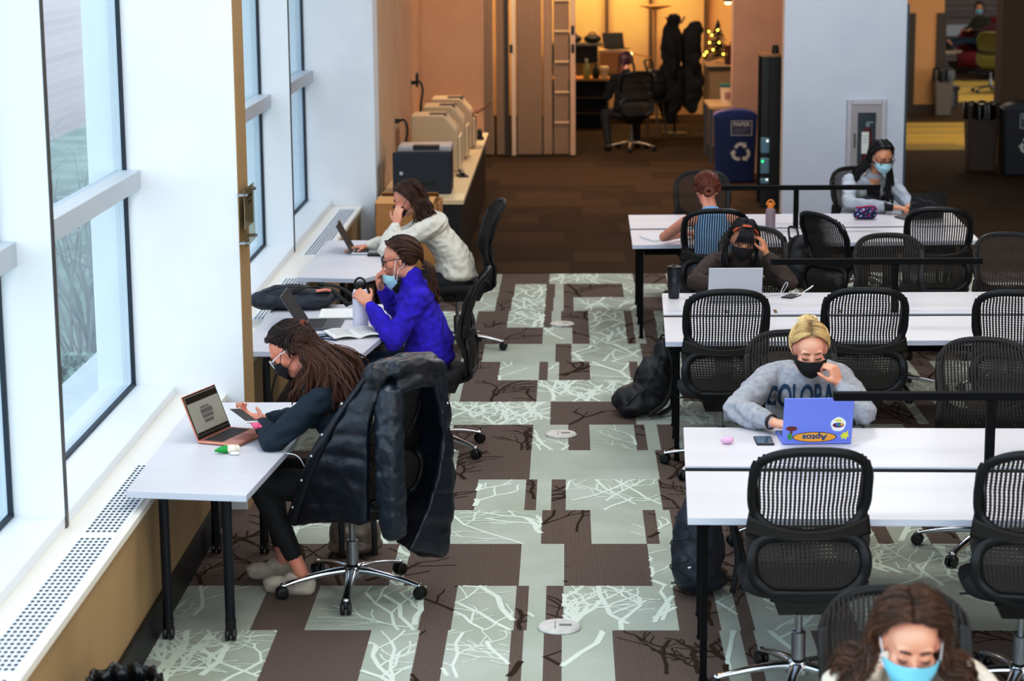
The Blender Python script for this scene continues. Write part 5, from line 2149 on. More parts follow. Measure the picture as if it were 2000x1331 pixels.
# small acrylic sign on the column
e = empty('wall_sign', (XC, 10.95, 1.58), 0, 'clear acrylic sign on steel standoffs on the side of the cream column', 'sign', None)
g = MB()
g.bx(.040, .046, -.22, .10, -.16, .14)
obj('acrylic_plate', g, glass_mat('acrylic', '#e6e2d6', .02), e)
g = MB()
g.bx(.034, .039, -.19, .09, -.07, .13)
s = obj('paper_insert', g, mat('grey_paper', '#b3afa2', .7), e)
g = MB()
for z0, a, b in ((.085, -.12, .05), (.055, -.10, .02)):
    g.bx(.0391, .0397, a, b, z0-.008, z0+.008)
obj('faint_lettering', g, mat('dim_ink', '#5a574e', .8), s)
for y, z in ((-.20, .11), (.08, .11), (-.20, -.14), (.08, -.14)):
    g = MB()
    g.lathe([(.009, 0), (.009, .052), (.007, .055)], 12, (.004, y, z), Matrix.Rotation(PI/2, 3, 'Y'))
    obj('standoff', g, M_chrome, e)
# ------------------------------------------------------------------ printers on the rear counter
M_ctop = mat('cream_counter', '#dcc6a0', .4)
e = empty('counter', (-1.26, 18.0, 0), 0, 'long counter with dark front carrying the printers', 'counter', None)
g = MB()
g.bx(-.375, .37, 0, 5.95, .68, .72)
obj('worktop', g, M_ctop, e, bev=.003)
g = MB()
g.bx(-.36, .33, .03, 5.9, .0, .68)
obj('cabinet_front', g, mat('near_black_laminate', '#14100e', .5), e)
g = MB()
for k in range(22):
    g.bx(.331, .337, .15+k*.26, .15+k*.26+.11, .655, .668)
obj('edge_pull', g, mat('brass_pull', '#8d7a5a', .4, .5), e)
M_pr, M_prd = mat('putty_plastic', '#cdb795', .5), mat('dark_plastic', '#2a211a', .5)
e = empty('printer', (-1.27, 18.62, .72), 0, 'navy blue printer on the counter, nearest the camera', 'printer', 'printers on the counter')
g = MB()
g.bx(-.26, .25, -.21, -.19, 0, .37)
g.bx(-.24, .25, -.19, .22, 0, .37)
obj('housing', g, mat('navy_plastic', '#101a28', .45), e, bev=.03)
g = MB()
g.bx(-.22, .255, -.17, .22, .36, .42)
t = obj('printer_top', g, mat('pale_grey_plastic', '#a9a3a0', .5), e, bev=.02)
g = MB()
g.bx(-.08, .15, -.178, -.05, .385, .425)
obj('output_slot', g, M_black, t)
g = MB()
g.bx(-.20, -.17, -.215, -.209, .17, .20)
obj('badge', g, M_silver, e)
g = MB()
g.bx(-.05, .12, -.214, -.209, .08, .11)
obj('recess', g, M_black, e)
for (y, x0, x1, h, l) in ((20.3, -1.49, -1.045, .54, 'putty coloured printer, second from the camera on the counter'), (21.45, -1.45, -1.03, .53, 'putty coloured printer, third along the counter'), (22.5, -1.43, -1.0, .52, 'putty coloured printer at the far end of the counter with a tray sticking out')):
    e = empty('printer', ((x0+x1)/2, y, .72), 0, l, 'printer', 'printers on the counter')
    w2 = (x1-x0)/2
    g = MB()
    poly = [(-w2, 0), (w2, 0), (w2, h-.17), (w2-.015, h-.13), (w2-.13, h), (-w2, h)]
    g.v = []
    n = len(poly)
    vs = [(a, -.22, b) for a, b in poly]+[(a, .25, b) for a, b in poly]
    g.add(vs, [tuple(range(n)), tuple(range(2*n-1, n-1, -1))]+[(i, (i+1) % n, n+(i+1) % n, n+i) for i in range(n)])
    obj('housing', g, M_pr, e, bev=.012)
    g = MB()
    g.bx(-.05, .16-.04, -.12, .08, h+.0005, h+.006)
    obj('output_slot', g, M_prd, e)
    g = MB()
    g.bx(-.1, .06, -.224, -.221, .05, .2)
    g.bx(.09, .15, -.224, -.221, .11, .2)
    obj('side_panel', g, mat('taupe_plastic', '#b29b7b', .5), e)
    g = MB()
    g.bx(w2, w2+.03, -.20, .23, .02, h-.2)
    obj('front_panel', g, mat('light_putty', '#d9c4a4', .5), e, bev=.01)
    if y > 22:
        g = MB()
        def tray(u, v):
            return (w2+.0+.2*u, -.12+.24*v, h-.16+.03*u+.10*u*u)
        g.grid(tray, 8, 2, thick=.015)
        obj('paper_tray', g, mat('brown_tray', '#7a4a28', .5), e)
e = empty('stapler', (-.99, 19.75, .72), .2, 'dark stapler on the counter below the second printer', 'stapler', None)
g = MB()
g.bx(-.04, .05, -.1, .1, 0, .012)
obj('stapler_base', g, M_prd, e)
g = MB()
g.box((0, .0, .035), (.035, .17, .03), rot=Matrix.Rotation(.12, 3, 'X'))
obj('stapler_arm', g, M_black, e, bev=.006)
e = empty('tape_dispenser', (-.96, 23.2, .72), .1, 'black tape dispenser at the far end of the counter', 'dispenser', None)
g = MB()
g.ell((0, 0, .06), (.03, .06, .06))
g.bx(-.04, .04, -.09, .09, 0, .025)
obj('dispenser_body', g, M_black, e)
# outlets and plugs on the rear left wall
for y, z, l in ((18.95, .98, 'three-gang wall outlet on the tan wall, low behind the navy printer'), (20.0, 1.22, 'wall outlet with a black plug above the navy printer'), (22.2, 1.42, 'wall outlet with a coiled plug above the putty printers')):
    e = empty('wall_outlet', (-1.64, y, z), 0, l, 'outlet', None)
    g = MB()
    g.bx(0, .008, -.04, .04, -.12 if y < 19 else -.06, .12 if y < 19 else .06)
    obj('outlet_plate', g, mat('ivory_plate', '#cbb391', .5), e)
    if y > 19:
        g = MB()
        g.box((.03, 0, .0), (.045, .04, .04))
        obj('plug', g, M_black, e)
        g = MB()
        g.tube(crom([(.05, 0, 0), (.10, -.02, .01), (.13, -.04, -.08), (.11, -.06, -.22), (.10, -.05, -.38)], 16), .011, 6)
        if y > 21:
            g.tube([(.07+.0*k, .07*math.cos(k*.5), .03+.07*math.sin(k*.5)) for k in range(14)], .012, 6)
        obj('power_cord', g, M_black, e, smooth=True)
# cardboard box
M_card = mat('cardboard', '#c08d55', .85, noise=3, col2='#b5824b', stretch=(1, 1, 6))
e = empty('cardboard_box', (-1.31, 17.35, 0), -.04, 'open cardboard box standing behind the woman in the cream sweater', 'box', None)
g = MB()
for x0, x1, y0, y1 in ((-.26, .26, -.2, -.19), (-.26, .26, .19, .2), (-.26, -.25, -.2, .2), (.25, .26, -.2, .2)):
    g.bx(x0, x1, y0, y1, 0, .80)
g.bx(-.25, .25, -.19, .19, .0, .75)
obj('carton', g, M_card, e)
g = MB()
g.box((-.02, -.08, .815), (.48, .24, .006), rot=Matrix.Rotation(.12, 3, 'X'))
obj('box_flap', g, mat('cardboard_light', '#cf9f66', .85), e)
g = MB()
g.box((-.01, .16, .83), (.48, .10, .006), rot=Matrix.Rotation(-.5, 3, 'X'))
obj('box_flap', g, M_card, e)
g = MB()
g.tube([(-.10+.055*math.cos(t), -.2015, .56+.045*math.sin(t)) for t in [2*PI*i/20 for i in range(20)]], .004, 4, closed=True)
g.tube([(-.10+.03*math.cos(t), -.2015, .56+.02*math.sin(t)) for t in [2*PI*i/20 for i in range(12)]], .004, 4)
obj('stamp_mark', g, mat('brown_ink', '#7a4f2a', .8), e)
# accordion partition
M_acc = mat('beige_vinyl', '#c3ad94', .6)
e = empty('folding_partition', (-.95, 28.0, 0), 0, 'beige accordion folding partition pulled half open', 'partition', None)
def pleats(x0, x1, n, name, dep):
    g = MB()
    pts = [(x0+(x1-x0)*i/(2*n), (-dep if i % 2 else 0)) for i in range(2*n+1)]
    vs = [(x, y, .04) for x, y in pts]+[(x, y, 3.58) for x, y in pts]
    m = len(pts)
    g.add(vs, [(i, i+1, m+i+1, m+i) for i in range(m-1)])
    return obj(name, g, M_acc, e)
pleats(-.24, -.02, 6, 'pleated_curtain', .08)
pleats(.02, .14, 3, 'pleated_curtain', .09)
pleats(.29, .62, 9, 'pleated_curtain', .07)
pleats(.64, .76, 2, 'pleated_curtain', .09)
pleats(.78, .98, 8, 'pleated_curtain', .045)
for x, w, m in ((.16, .05, M_prd), (.25, .055, mat('pale_post', '#b9a692', .5)), (1.03, .07, mat('tan_post', '#b0947a', .5))):
    g = MB()
    g.bx(x-w/2, x+w/2, -.09, .02, .03, 3.58)
    obj('lead_post', g, m, e)
for z in (.45, .85, 1.25, 1.65, 2.05):
    g = MB()
    g.bx(.79, .98, -.052, -.046, z, z+.025)
    obj('cross_strap', g, mat('pale_strap', '#c2a888', .6), e)
for x, z in ((.22, 1.38), (1.03, 1.38), (1.03, 1.62)):
    g = MB()
    g.bx(x-.02, x+.02, -.10, -.085, z, z+.11)
    obj('latch', g, M_black, e)

# ------------------------------------------------------------------ recycling bin, rack, extinguisher
M_blue = mat('recycling_blue', '#0d2660', .42)
def recyc(name, loc, rz, w, d, h, label, m, sign):
    e = empty(name, loc, rz, label, 'bin', None)
    g = MB()
    g.box((0, 0, .39*h/.85), (w*.86, d*.86, .78*h/.85), taper=1.13)
    obj('bin_shell', g, m, e, bev=.02)
    g = MB()
    n = 14
    pr = [(-w/2, h*.90), (w/2, h*.90)]+[(w/2*math.cos(PI*i/n), h*.92+h*.09*math.sin(PI*i/n)) for i in range(n+1)]
    vs = [(x, -d/2, z) for x, z in pr]+[(x, d/2, z) for x, z in pr]
    k = len(pr)
    g.add(vs, [tuple(range(k)), tuple(range(2*k-1, k-1, -1))]+[(i, (i+1) % k, k+(i+1) % k, k+i) for i in range(k)])
    obj('bin_hood', g, mat(m.name+'_hood', '#1c2f7a' if m is M_blue else '#0b1226', .4), e, bev=.006)
    y = -d/2*.99
    if sign:
        g = MB()
        g.bx(-.06, .19, y-.006, y-.002, h*.66, h*.865)
        s = obj('sign_plate', g, mat('sign_slate', '#3b3c5a', .5), e)
        g = MB()
        for a, b, c, d_ in ((-.06, .19, h*.66, h*.668), (-.06, .19, h*.857, h*.865), (-.06, -.053, h*.66, h*.865), (.183, .19, h*.66, h*.865)):
            g.bx(a, b, y-.008, y-.006, c, d_)
        obj('sign_border', g, S_w, s)
        tx = text_mb('PAPER', .07, .0005, .001)
        g = MB()
        g.add([(x+.065, y-.008+zz, yy+h*.81) for x, yy, zz in tx.v], tx.f)
        obj('lettering', g, S_w, s)
        g = MB()
        for k2 in range(3):
            g.bx(-.03, .15-.03*k2, y-.0075, y-.006, h*.745-.022*k2, h*.752-.022*k2)
        obj('small_print', g, mat('print_grey', '#8d8ea0', .6), s)
    # three chasing arrows
    g = MB()
    cx, cz = .06, h*.43
    def pol(r, t):
        return V((cx+r*math.cos(t), y-.004, cz+r*math.sin(t)))
    for k2 in range(3):
        a0 = PI/2+2*PI*k2/3
        ts = [a0+.95-.19*i for i in range(8)]
        rr = [.075+.022*abs(math.cos((t-a0)*1.5)) for t in ts]
        vs = [pol(r-.020, t) for r, t in zip(rr, ts)]+[pol(r+.020, t) for r, t in zip(rr, ts)]
        g.add(vs, [(i, i+1, 9+i, 8+i) for i in range(7)])
        te, re = ts[-1], rr[-1]
        g.add([pol(re-.042, te), pol(re+.042, te), pol(re*.98, te-.52)], [(0, 1, 2)])
    obj('recycling_symbol', g, S_w, e)
    return e
recyc('recycling_bin', (2.0, 25.15, 0), .0, .52, .30, .86, 'blue paper recycling bin with recycling symbol beside the black rack', M_blue, True)
recyc('recycling_bin', (5.52, 25.7, 0), -.05, .52, .34, .88, 'dark blue recycling bin at the right border next to the lined trash bin', mat('night_blue', '#090f22', .45), True)
def trash(loc, w, h, label, m, seed):
    e = empty('trash_bin', loc, 0, label, 'bin', None)
    g = MB()
    g.box((0, 0, h/2), (w*.78, w*.62, h), taper=1.28)
    obj('bin_shell', g, m, e, bev=.015)
    l = binliner(e, w*.52, h, seed, M_liner)
    l.scale = (1, .85, 1.4)
    l.location = (0, 0, -.4*h)
trash((5.12, 26.2, 0), .40, .82, 'tall brown trash bin with black liner beside the right border', mat('brown_plastic', '#4a3a2e', .5), 3)
trash((5.98, 33.8, 0), .30, .72, 'grey trash bin with black liner beside the sand coloured column', mat('grey_bin', '#6d665f', .5), 4)
e = empty('equipment_rack', (2.225, 23.05, 0), 0, 'tall black equipment cabinet beside the white column', 'cabinet', None)
g = MB()
g.bx(-.05, .125, -.3, .3, 0, 1.63)
obj('cabinet_body', g, mat('matte_black', '#0c0e13', .5), e, bev=.004)
g = MB()
g.bx(-.125, -.05, -.26, -.2, 0.0, 1.63)
g.bx(-.125, -.05, .2, .26, 0.0, 1.63)
obj('rack_rail', g, M_black, e)
g = MB()
g.bx(-.14, .125, -.32, .3, 1.63, 1.655)
obj('cabinet_top', g, mat('oak_edge', '#9a7448', .5), e)
e2 = empty('desk_speaker', (2.25, 22.95, 1.655), 0, 'small black cylinder on top of the equipment cabinet', 'speaker', None)
g = MB()
g.lathe([(.04, 0), (.032, .09), (.0, .092)], 16)
obj('speaker_body', g, M_black, e2)
for k, (z, h) in enumerate(((.60, .17), (.38, .17), (.27, .06))):
    e2 = empty('hanging_device', (2.135, 22.72, z), 0, ('topmost pale teal device on the side of the equipment cabinet', 'middle teal device with a green light on the equipment cabinet', 'lowest small pale device on the equipment cabinet')[k], 'device', 'devices clipped to the equipment cabinet')
    g = MB()
    g.bx(-.05, .045, -.02, .03, 0, h)
    obj('device_body', g, mat('teal_plastic', '#5f8896', .4), e2, bev=.012)
    g = MB()
    g.lathe([(.014, 0), (.0, .008)], 10, (-.03 if k == 1 else .02, -.022, h*.8), Matrix.Rotation(PI/2, 3, 'X'))
    obj('indicator_light', g, mat('green_light', '#1ec46a', .4, emit=3) if k == 1 else mat('white_light', '#e8f0f0', .4, emit=1), e2)
e = empty('extinguisher_cabinet', (3.135, 22.2, .42), 0, 'recessed grey extinguisher cabinet on the white column', 'cabinet', None)
M_gf = mat('warm_grey_metal', '#a8a3a5', .4, .3)
g = MB()
for a in ((-.205, -.155, -.04, 0, 0, .80), (.155, .205, -.04, 0, 0, .80), (-.155, .155, -.04, 0, .745, .80), (-.155, .155, -.04, 0, 0, .05)):
    g.bx(*a)
obj('cabinet_frame', g, mat('pale_grey_metal', '#bdbcc2', .4, .3), e, bev=.004)
g = MB()
for a in ((-.155, -.09, -.03, -.012, .05, .745), (.10, .155, -.03, -.012, .05, .745), (-.09, .10, -.03, -.012, .66, .745), (-.09, .10, -.03, -.012, .05, .12)):
    g.bx(*a)
dr = obj('cabinet_door', g, M_gf, e)
g = MB()
g.bx(-.09, .10, -.004, -.001, .12, .66)
obj('cabinet_back', g, mat('shadow_steel', '#59646c', .4, .4), e)
g = MB()
g.tube([(-.12, -.03, .30), (-.12, -.06, .31), (-.12, -.06, .43), (-.12, -.03, .44)], .007, 6)
obj('door_handle', g, M_gun, dr)
g = MB()
g.bx(-.09, .10, -.026, -.024, .12, .66)
obj('door_glass', g, glass_mat('cabinet_glass', '#eef2f4', .12), dr)
e = empty('fire_extinguisher', (3.15, 22.185, .55), 0, 'red fire extinguisher with a white tag inside the column cabinet', 'extinguisher', None)
g = MB()
g.lathe([(.048, 0), (.05, .01), (.05, .30), (.035, .36), (.018, .38)], 20)
g.xf(Matrix.Diagonal((1, .12, 1, 1)))
obj('cylinder', g, mat('extinguisher_red', '#a3121f', .35), e, smooth=True)
g = MB()
g.bx(-.02, .02, -.006, .006, .38, .42)
g.bx(-.01, .06, -.005, .005, .42, .435)
obj('valve', g, M_silver, e)
g = MB()
g.bx(-.062, .015, -.012, -.009, .10, .33)
tg = obj('inspection_tag', g, S_w, e)
g = MB()
for k in range(3):
    g.bx(-.045, .0, -.0132, -.0122, .28-.03*k, .287-.03*k)
obj('tag_print', g, mat('tag_grey', '#9aa3a8', .6), tg)

# ------------------------------------------------------------------ the lit office
M_wood = mat('ochre_desk', '#b07a2c', .5)
e = empty('office_desk', (.25, 32.2, 0), 0, 'wooden desk with dark shelving below in the lit office', 'desk', None)
g = MB()
g.bx(-.5, .40, -.35, .35, .72, .75)
obj('worktop', g, M_wood, e)
g = MB()
g.bx(-.5, -.46, -.33, .33, 0, .72)
g.bx(.34, .38, -.33, .33, 0, .72)
g.bx(-.5, .38, .28, .33, 0, .72)
obj('desk_frame', g, mat('dark_wood', '#1a120c', .6), e)
for z in (.22, .45):
    g = MB()
    g.bx(-.46, .34, -.3, .28, z, z+.02)
    obj('shelf', g, mat('mid_wood', '#4a331f', .6), e)
e = empty('wall_shelf', (.25, 33.75, 1.15), 0, 'dark wall shelf above the office desk', 'shelf', None)
g = MB()
g.bx(-.6, .32, -.28, .34, 0, .03)
obj('shelf_board', g, mat('grey_wood', '#5c5a50', .6), e)
g = MB()
g.bx(-.5, .24, -.1, .3, -.28, 0)
obj('shelf_cabinet', g, mat('black_wood', '#0f0f12', .6), e)
for x, l, w in ((-.15, 'round black bag at the left end of the office wall shelf', .14), (.16, 'round black bag in the middle of the office wall shelf', .14)):
    e = empty('black_bag', (.25+x, 33.7, 1.18), 0, l, 'bag', 'black bags on the office shelf')
    g = MB()
    g.ell((0, 0, .07), (w, .12, .07))
    obj('bag_body', g, M_nylon, e, smooth=True)
    g = MB()
    g.tube([(.06*math.cos(t), 0, .12+.05*math.sin(t)) for t in [PI*i/10 for i in range(11)]], .01, 6)
    obj('bag_handle', g, M_web, e)
laptop('open dark laptop on a box in the lit office', (.78, 33.0), .35, .34, .24, 110, M_black, M_scr2, z=1.13)
e = empty('storage_box', (.72, 33.0, .75), .0, 'tan box under the open laptop in the office', 'box', None)
g = MB()
g.bx(-.2, .22, -.18, .18, 0, .36)
obj('carton', g, M_card, e)
g = MB()
g.bx(-.22, .24, -.2, .2, .33, .375)
obj('box_lid', g, mat('pale_lid', '#c9b08a', .6), e)
e = empty('side_table', (.80, 33.0, 0), 0, 'low dark side table under the tan box in the office', 'table', None)
g = MB()
g.bx(-.32, .9, -.3, .3, .70, .745)
obj('tabletop', g, mat('dark_wood', '#1a120c', .6), e)
for x in (-.28, .86):
    g = MB()
    g.bx(x-.02, x+.02, -.25, .25, 0, .70)
    obj('leg', g, mat('dark_wood', '#1a120c', .6), e)
def simple_bottle(name, x, y, h, r, m, cm, l, z=.75):
    e = empty(name, (x, y, z), 0, l, 'bottle', None)
    g = MB()
    g.lathe([(r, 0), (r, h*.6), (r*.4, h*.75), (r*.35, h*.85)], 16)
    obj('bottle_body', g, m, e, smooth=True)
    g = MB()
    g.lathe([(r*.45, h*.85), (r*.45, h)], 12)
    obj('bottle_cap', g, cm, e)
M_or = mat('amber_bottle', '#c97a16', .3)
simple_bottle('juice_bottle', .08, 31.95, .30, .055, M_or, M_or, 'amber bottle at the left end of the office desk')
simple_bottle('spray_bottle', .30, 31.95, .30, .05, mat('yellow_green_bottle', '#b7c06a', .4), S_w, 'pale spray bottle on the office desk')
simple_bottle('dark_bottle', .44, 31.95, .22, .05, M_black, M_black, 'black bottle on the office desk')
e = empty('storage_tub', (.57, 32.0, .75), 0, 'cream lidded tub at the right end of the office desk', 'tub', None)
g = MB()
g.lathe([(.055, 0), (.06, .13)], 18)
obj('tub', g, mat('cream_tub', '#dcc28c', .5), e)
g = MB()
g.lathe([(.07, .13), (.07, .17), (.06, .18)], 18)
obj('tub_lid', g, mat('cream_lid', '#efdcae', .5), e)
e = empty('task_lamp', (.98, 32.8, .745), 0, 'small articulated desk lamp glowing beside the office worker', 'lamp', None)
g = MB()
g.lathe([(.07, 0), (.07, .02)], 16, (.25, 0, 0))
obj('lamp_base', g, M_prd, e)
g = MB()
g.tube([(.25, 0, .02), (.32, 0, .26), (.02, 0, .33)], .012, 6)
obj('lamp_arm', g, M_wood, e)
g = MB()
g.ell((-.02, 0, .32), (.06, .05, .025))
obj('lamp_shade', g, mat('warm_bulb', '#ffdc9a', .4, emit=6), e, smooth=True)
e = empty('floor_lamp', (1.40, 33.6, 0), 0, 'slim torchiere floor lamp against the office wall', 'lamp', None)
g = MB()
g.lathe([(.14, 0), (.14, .02), (.015, .03), (.015, 1.72)], 16)
obj('lamp_pole', g, mat('tan_metal', '#9a7a50', .5), e)
g = MB()
g.lathe([(.03, 1.70), (.26, 1.76), (.26, 1.775)], 20)
obj('lamp_shade', g, mat('tan_shade', '#b89260', .5), e)
e = empty('picture_frame', (.95, 34.18, 2.02), 0, 'bottom edge of a wooden framed picture on the office wall', 'picture', None)
g = MB()
g.bx(-.42, .42, -.03, 0, 0, .05)
g.bx(-.42, -.37, -.03, 0, .05, .7)
g.bx(.37, .42, -.03, 0, .05, .7)
g.bx(-.42, .42, -.03, 0, .7, .75)
obj('frame', g, M_wood, e)
g = MB()
g.bx(-.37, .37, -.012, 0, .05, .7)
obj('print', g, mat('sepia_print', '#a9742f', .7), e)
# coat stand
e = empty('coat_stand', (1.58, 31.0, 0), 0, 'coat stand with base in the office, buried under dark coats', 'coat stand', None)
g = MB()
g.lathe([(.2, 0), (.2, .02), (.02, .04), (.02, 1.75)], 14)
obj('stand_pole', g, M_black, e)
for k in range(4):
    a = k*PI/2+.4
    g = MB()
    g.tube([(0, 0, 1.6), (.1*math.cos(a), .1*math.sin(a), 1.62), (.15*math.cos(a), .15*math.sin(a), 1.7)], .012, 6)
    obj('hook', g, M_black, e)
def hung(label, loc, vols, m, sd, cat='coat', name='hanging_coat', hood=True):
    e = empty(name, loc, 0, label, cat, 'coats on the office coat stand')
    g = MB()
    for c, r in vols:
        g.ell(c, r, nu=16, nv=10)
    me = baked(g, .016, 3)
    crumple(me, .03, 7, sd)
    obj('coat_body', me, m, e)
    g = MB()
    g.cap([(.0, -.13, 1.25), (.03, -.16, .95), (.03, -.15, .7)], [.06, .06, .05], 10)
    obj('sleeve', g, m, e, smooth=True)
hung('long black coat on the left of the office coat stand', (1.50, 30.72, .18), [((0, 0, .5), (.20, .13, .5)), ((.02, 0, 1.1), (.17, .12, .4)), ((.05, 0, 1.45), (.1, .1, .14))], T_dark, 2)
hung('dark hooded coat on the right of the office coat stand', (1.82, 30.9, .25), [((0, 0, .5), (.18, .12, .45)), ((-.02, 0, 1.0), (.17, .12, .35)), ((.04, 0, 1.28), (.12, .1, .12))], mat('charcoal_wool', '#16181c', .9), 7)
bag('black_backpack', 'black backpack piled beside the coats in the office', (1.24, 30.6, .55), 0, [((0, 0, .2), (.2, .14, .24)), ((-.15, 0, .22), (.14, .12, .13))], M_nylon, [[(-.08, -.1, .4), (-.12, -.12, .55), (-.02, -.1, .55), (0, -.1, .4)]])
e = empty('stool', (1.24, 30.6, 0), 0, 'low black stool carrying the office backpack', 'stool', None)
g = MB()
g.lathe([(.0, .50), (.22, .50), (.22, .555), (.0, .56)], 20)
obj('seat', g, M_black, e)
for k in range(4):
    a = k*PI/2+.3
    g = MB()
    g.tube([(.15*math.cos(a), .15*math.sin(a), .51), (.22*math.cos(a), .22*math.sin(a), 0)], .015, 6)
    obj('leg', g, M_steel, e)
# desk by the office entrance
M_rd = mat('pale_office_desk', '#c2a57c', .5)
e = empty('office_desk', (2.12, 27.6, 0), 0, 'pale corner desk at the office entrance behind the recycling bin', 'desk', None)
g = MB()
g.bx(-.30, .6, -.5, .6, .70, .735)
obj('worktop', g, M_rd, e)
g = MB()
g.bx(-.16, .6, -.48, -.44, 0, .66)
obj('modesty_panel', g, mat('cream_panel', '#c9b391', .6), e)
for y in (-.45, .55):
    g = MB()
    g.bx(-.29, -.25, y, y+.04, 0, .70)
    obj('leg', g, M_gun, e)
e = empty('hutch', (2.35, 29.6, 0), 0, 'raised desk shelf with dark edge at the right of the office', 'shelf', None)
g = MB()
g.bx(-.42, .5, -.4, .6, 1.08, 1.12)
obj('shelf_board', g, M_rd, e)
g = MB()
g.bx(-.38, .5, -.38, .58, 0, 1.08)
obj('cabinet_body', g, mat('taupe_cabinet', '#8d7450', .6), e)
g = MB()
g.bx(-.42, .5, -.42, -.40, 1.06, 1.10)
obj('dark_edge', g, M_prd, e)
e = empty('bucket', (2.10, 27.55, .735), 0, 'white tub with a teal lid on the pale desk at the office entrance', 'tub', None)
g = MB()
g.lathe([(.095, 0), (.115, .22)], 24)
obj('tub', g, mat('white_tub', '#cbbca6', .5), e)
g = MB()
g.lathe([(.122, .22), (.122, .25), (.11, .255)], 24)
obj('tub_lid', g, mat('teal_lid', '#2f6a66', .5), e)
g = MB()
def lab(u, v):
    t = -PI/2-.55+1.1*u
    return (.108*math.cos(t), .108*math.sin(t), .06+.1*v)
g.grid(lab, 10, 2)
obj('tub_label', g, mat('faded_label', '#93706a', .6), e)
# little tree with lights
e = empty('lighted_tree', (2.10, 29.6, 1.12), 0, 'small dark tree strung with yellow fairy lights in the office', 'tree', None)
g = MB()
rnd = random.Random(8)
for k in range(160):
    z = rnd.uniform(.02, .55)
    r = .24*(1-z/.6)
    a = rnd.uniform(0, 6.28)
    g.tube([(0, 0, z+.05), (r*math.cos(a), r*math.sin(a), z)], [.008, .003], 4)
obj('branches', g, mat('dark_fir', '#161a10', .8), e)
for dx, z in ((-.14, .45), (-.02, .47), (-.10, .40), (-.13, .30), (-.17, .17), (-.08, .20), (.06, .14), (.16, .13), (-.2, .13), (.0, .3)):
    g = MB()
    g.ell((dx, -.24, z), .011, nu=8, nv=6)
    obj('fairy_light', g, mat('fairy_light', '#ffd23c', .4, emit=25), e, smooth=True)
e = empty('gift_bag', (2.28, 29.35, 1.12), .2, 'dark red patterned gift bag on the raised office shelf', 'bag', None)
g = MB()
g.box((0, 0, .13), (.18, .1, .26))
obj('bag_body', g, mat('dark_gift_wrap', '#2a1014', .5, noise=14, col2='#5e1820'), e)
g = MB()
g.tube([(.05*math.cos(t), -.05, .26+.06*math.sin(t)) for t in [PI*i/10 for i in range(11)]], .005, 6)
obj('bag_handle', g, M_web, e)
e = empty('pendant_lamp', (2.16, 28.6, 1.98), 0, 'small glowing pendant lamp by the office entrance', 'lamp', None)
g = MB()
g.tube([(0, 0, .1), (0, 0, 1.62)], .01, 6)
obj('lamp_cord', g, M_black, e)
g = MB()
g.lathe([(.03, .12), (.06, .03), (.06, .02)], 16)
obj('lamp_shade', g, M_black, e)
g = MB()
g.ell((0, 0, .015), (.045, .045, .03))
obj('lamp_bulb', g, mat('warm_bulb', '#ffdc9a', .4, emit=6), e, smooth=True)

# ------------------------------------------------------------------ lounge beyond the doorway
def tub_chair(label, loc, rz, m):
    e = empty('armchair', loc, rz, label, 'armchair', 'tub armchairs in the far room')
    g = MB()
    def shell(u, v):
        t = -.35+(PI+.7)*u
        h = .45+.45*math.sin(PI*u)**.8
        r = .46+.06*v
        return (r*math.cos(t), r*.95*math.sin(t), .12+h*v*1.1)
    g.grid(shell, 28, 8, thick=.09)
    obj('chair_shell', g, m, e, smooth=True)
    g = MB()
    g.lathe([(0, .14), (.40, .14), (.42, .36), (.38, .44), (0, .45)], 28)
    obj('seat_cushion', g, m, e, smooth=True)
    g = MB()
    g.lathe([(.2, 0), (.2, .03), (.06, .05), (.06, .14)], 20)
    obj('pedestal', g, M_gun, e)
M_red = mat('red_upholstery', '#7a1420', .8)
M_mar = mat('maroon_upholstery', '#3d0f16', .8)
tub_chair('red tub armchair under the masked person in the far room', (8.35, 43.2, 0), -.9, M_red)
tub_chair('maroon tub armchair seen from behind in the far room', (8.55, 41.7, 0), PI-.3, M_mar)
e = empty('coffee_table', (7.55, 42.6, 0), 0, 'small round pale table by the red armchair in the far room', 'table', None)
g = MB()
g.lathe([(0, .46), (.34, .46), (.34, .50), (0, .50)], 28)
obj('tabletop', g, mat('pale_table', '#b8a58a', .5), e)
g = MB()
g.lathe([(.2, 0), (.03, .03), (.03, .46)], 16)
obj('pedestal', g, M_gun, e)
bag('black_backpack', 'black backpack with a white logo propped behind the grey trash bin', (6.12, 35.4, .35), 0, [((0, 0, .25), (.24, .16, .3)), ((.06, 0, .1), (.2, .16, .16))], M_nylon, [[(.02, -.02, .55), (.05, -.02, .75), (.10, 0, .82)]], [('logo_patch', [(-.02, -.165, .32), (.06, -.165, .31)], .018, S_w)])
e = empty('red_jacket', (5.98, 35.45, .80), 0, 'crumpled red jacket heaped on the black backpack in the far room', 'jacket', None)
g = MB()
g.ell((0, 0, .06), (.2, .14, .09))
g.ell((.14, 0, .0), (.14, .12, .08))
me = baked(g, .014, 2)
crumple(me, .03, 8, 1)
obj('jacket_body', me, mat('brick_red_fleece', '#6e1f1c', .85), e)
g = MB()
g.cap([(-.1, -.1, .05), (.0, -.15, -.03), (.1, -.15, -.05)], [.045, .045, .04], 10)
obj('sleeve', g, mat('brick_red_fleece', '#6e1f1c', .85), e, smooth=True)
e = empty('bench', (6.1, 35.4, 0), 0, 'low dark bench carrying the red jacket and backpack', 'bench', None)
g = MB()
g.bx(-.4, .4, -.22, .22, .28, .35)
obj('seat', g, M_prd, e)
for x in (-.35, .35):
    g = MB()
    g.bx(x-.03, x+.03, -.2, .2, 0, .28)
    obj('leg', g, M_prd, e)
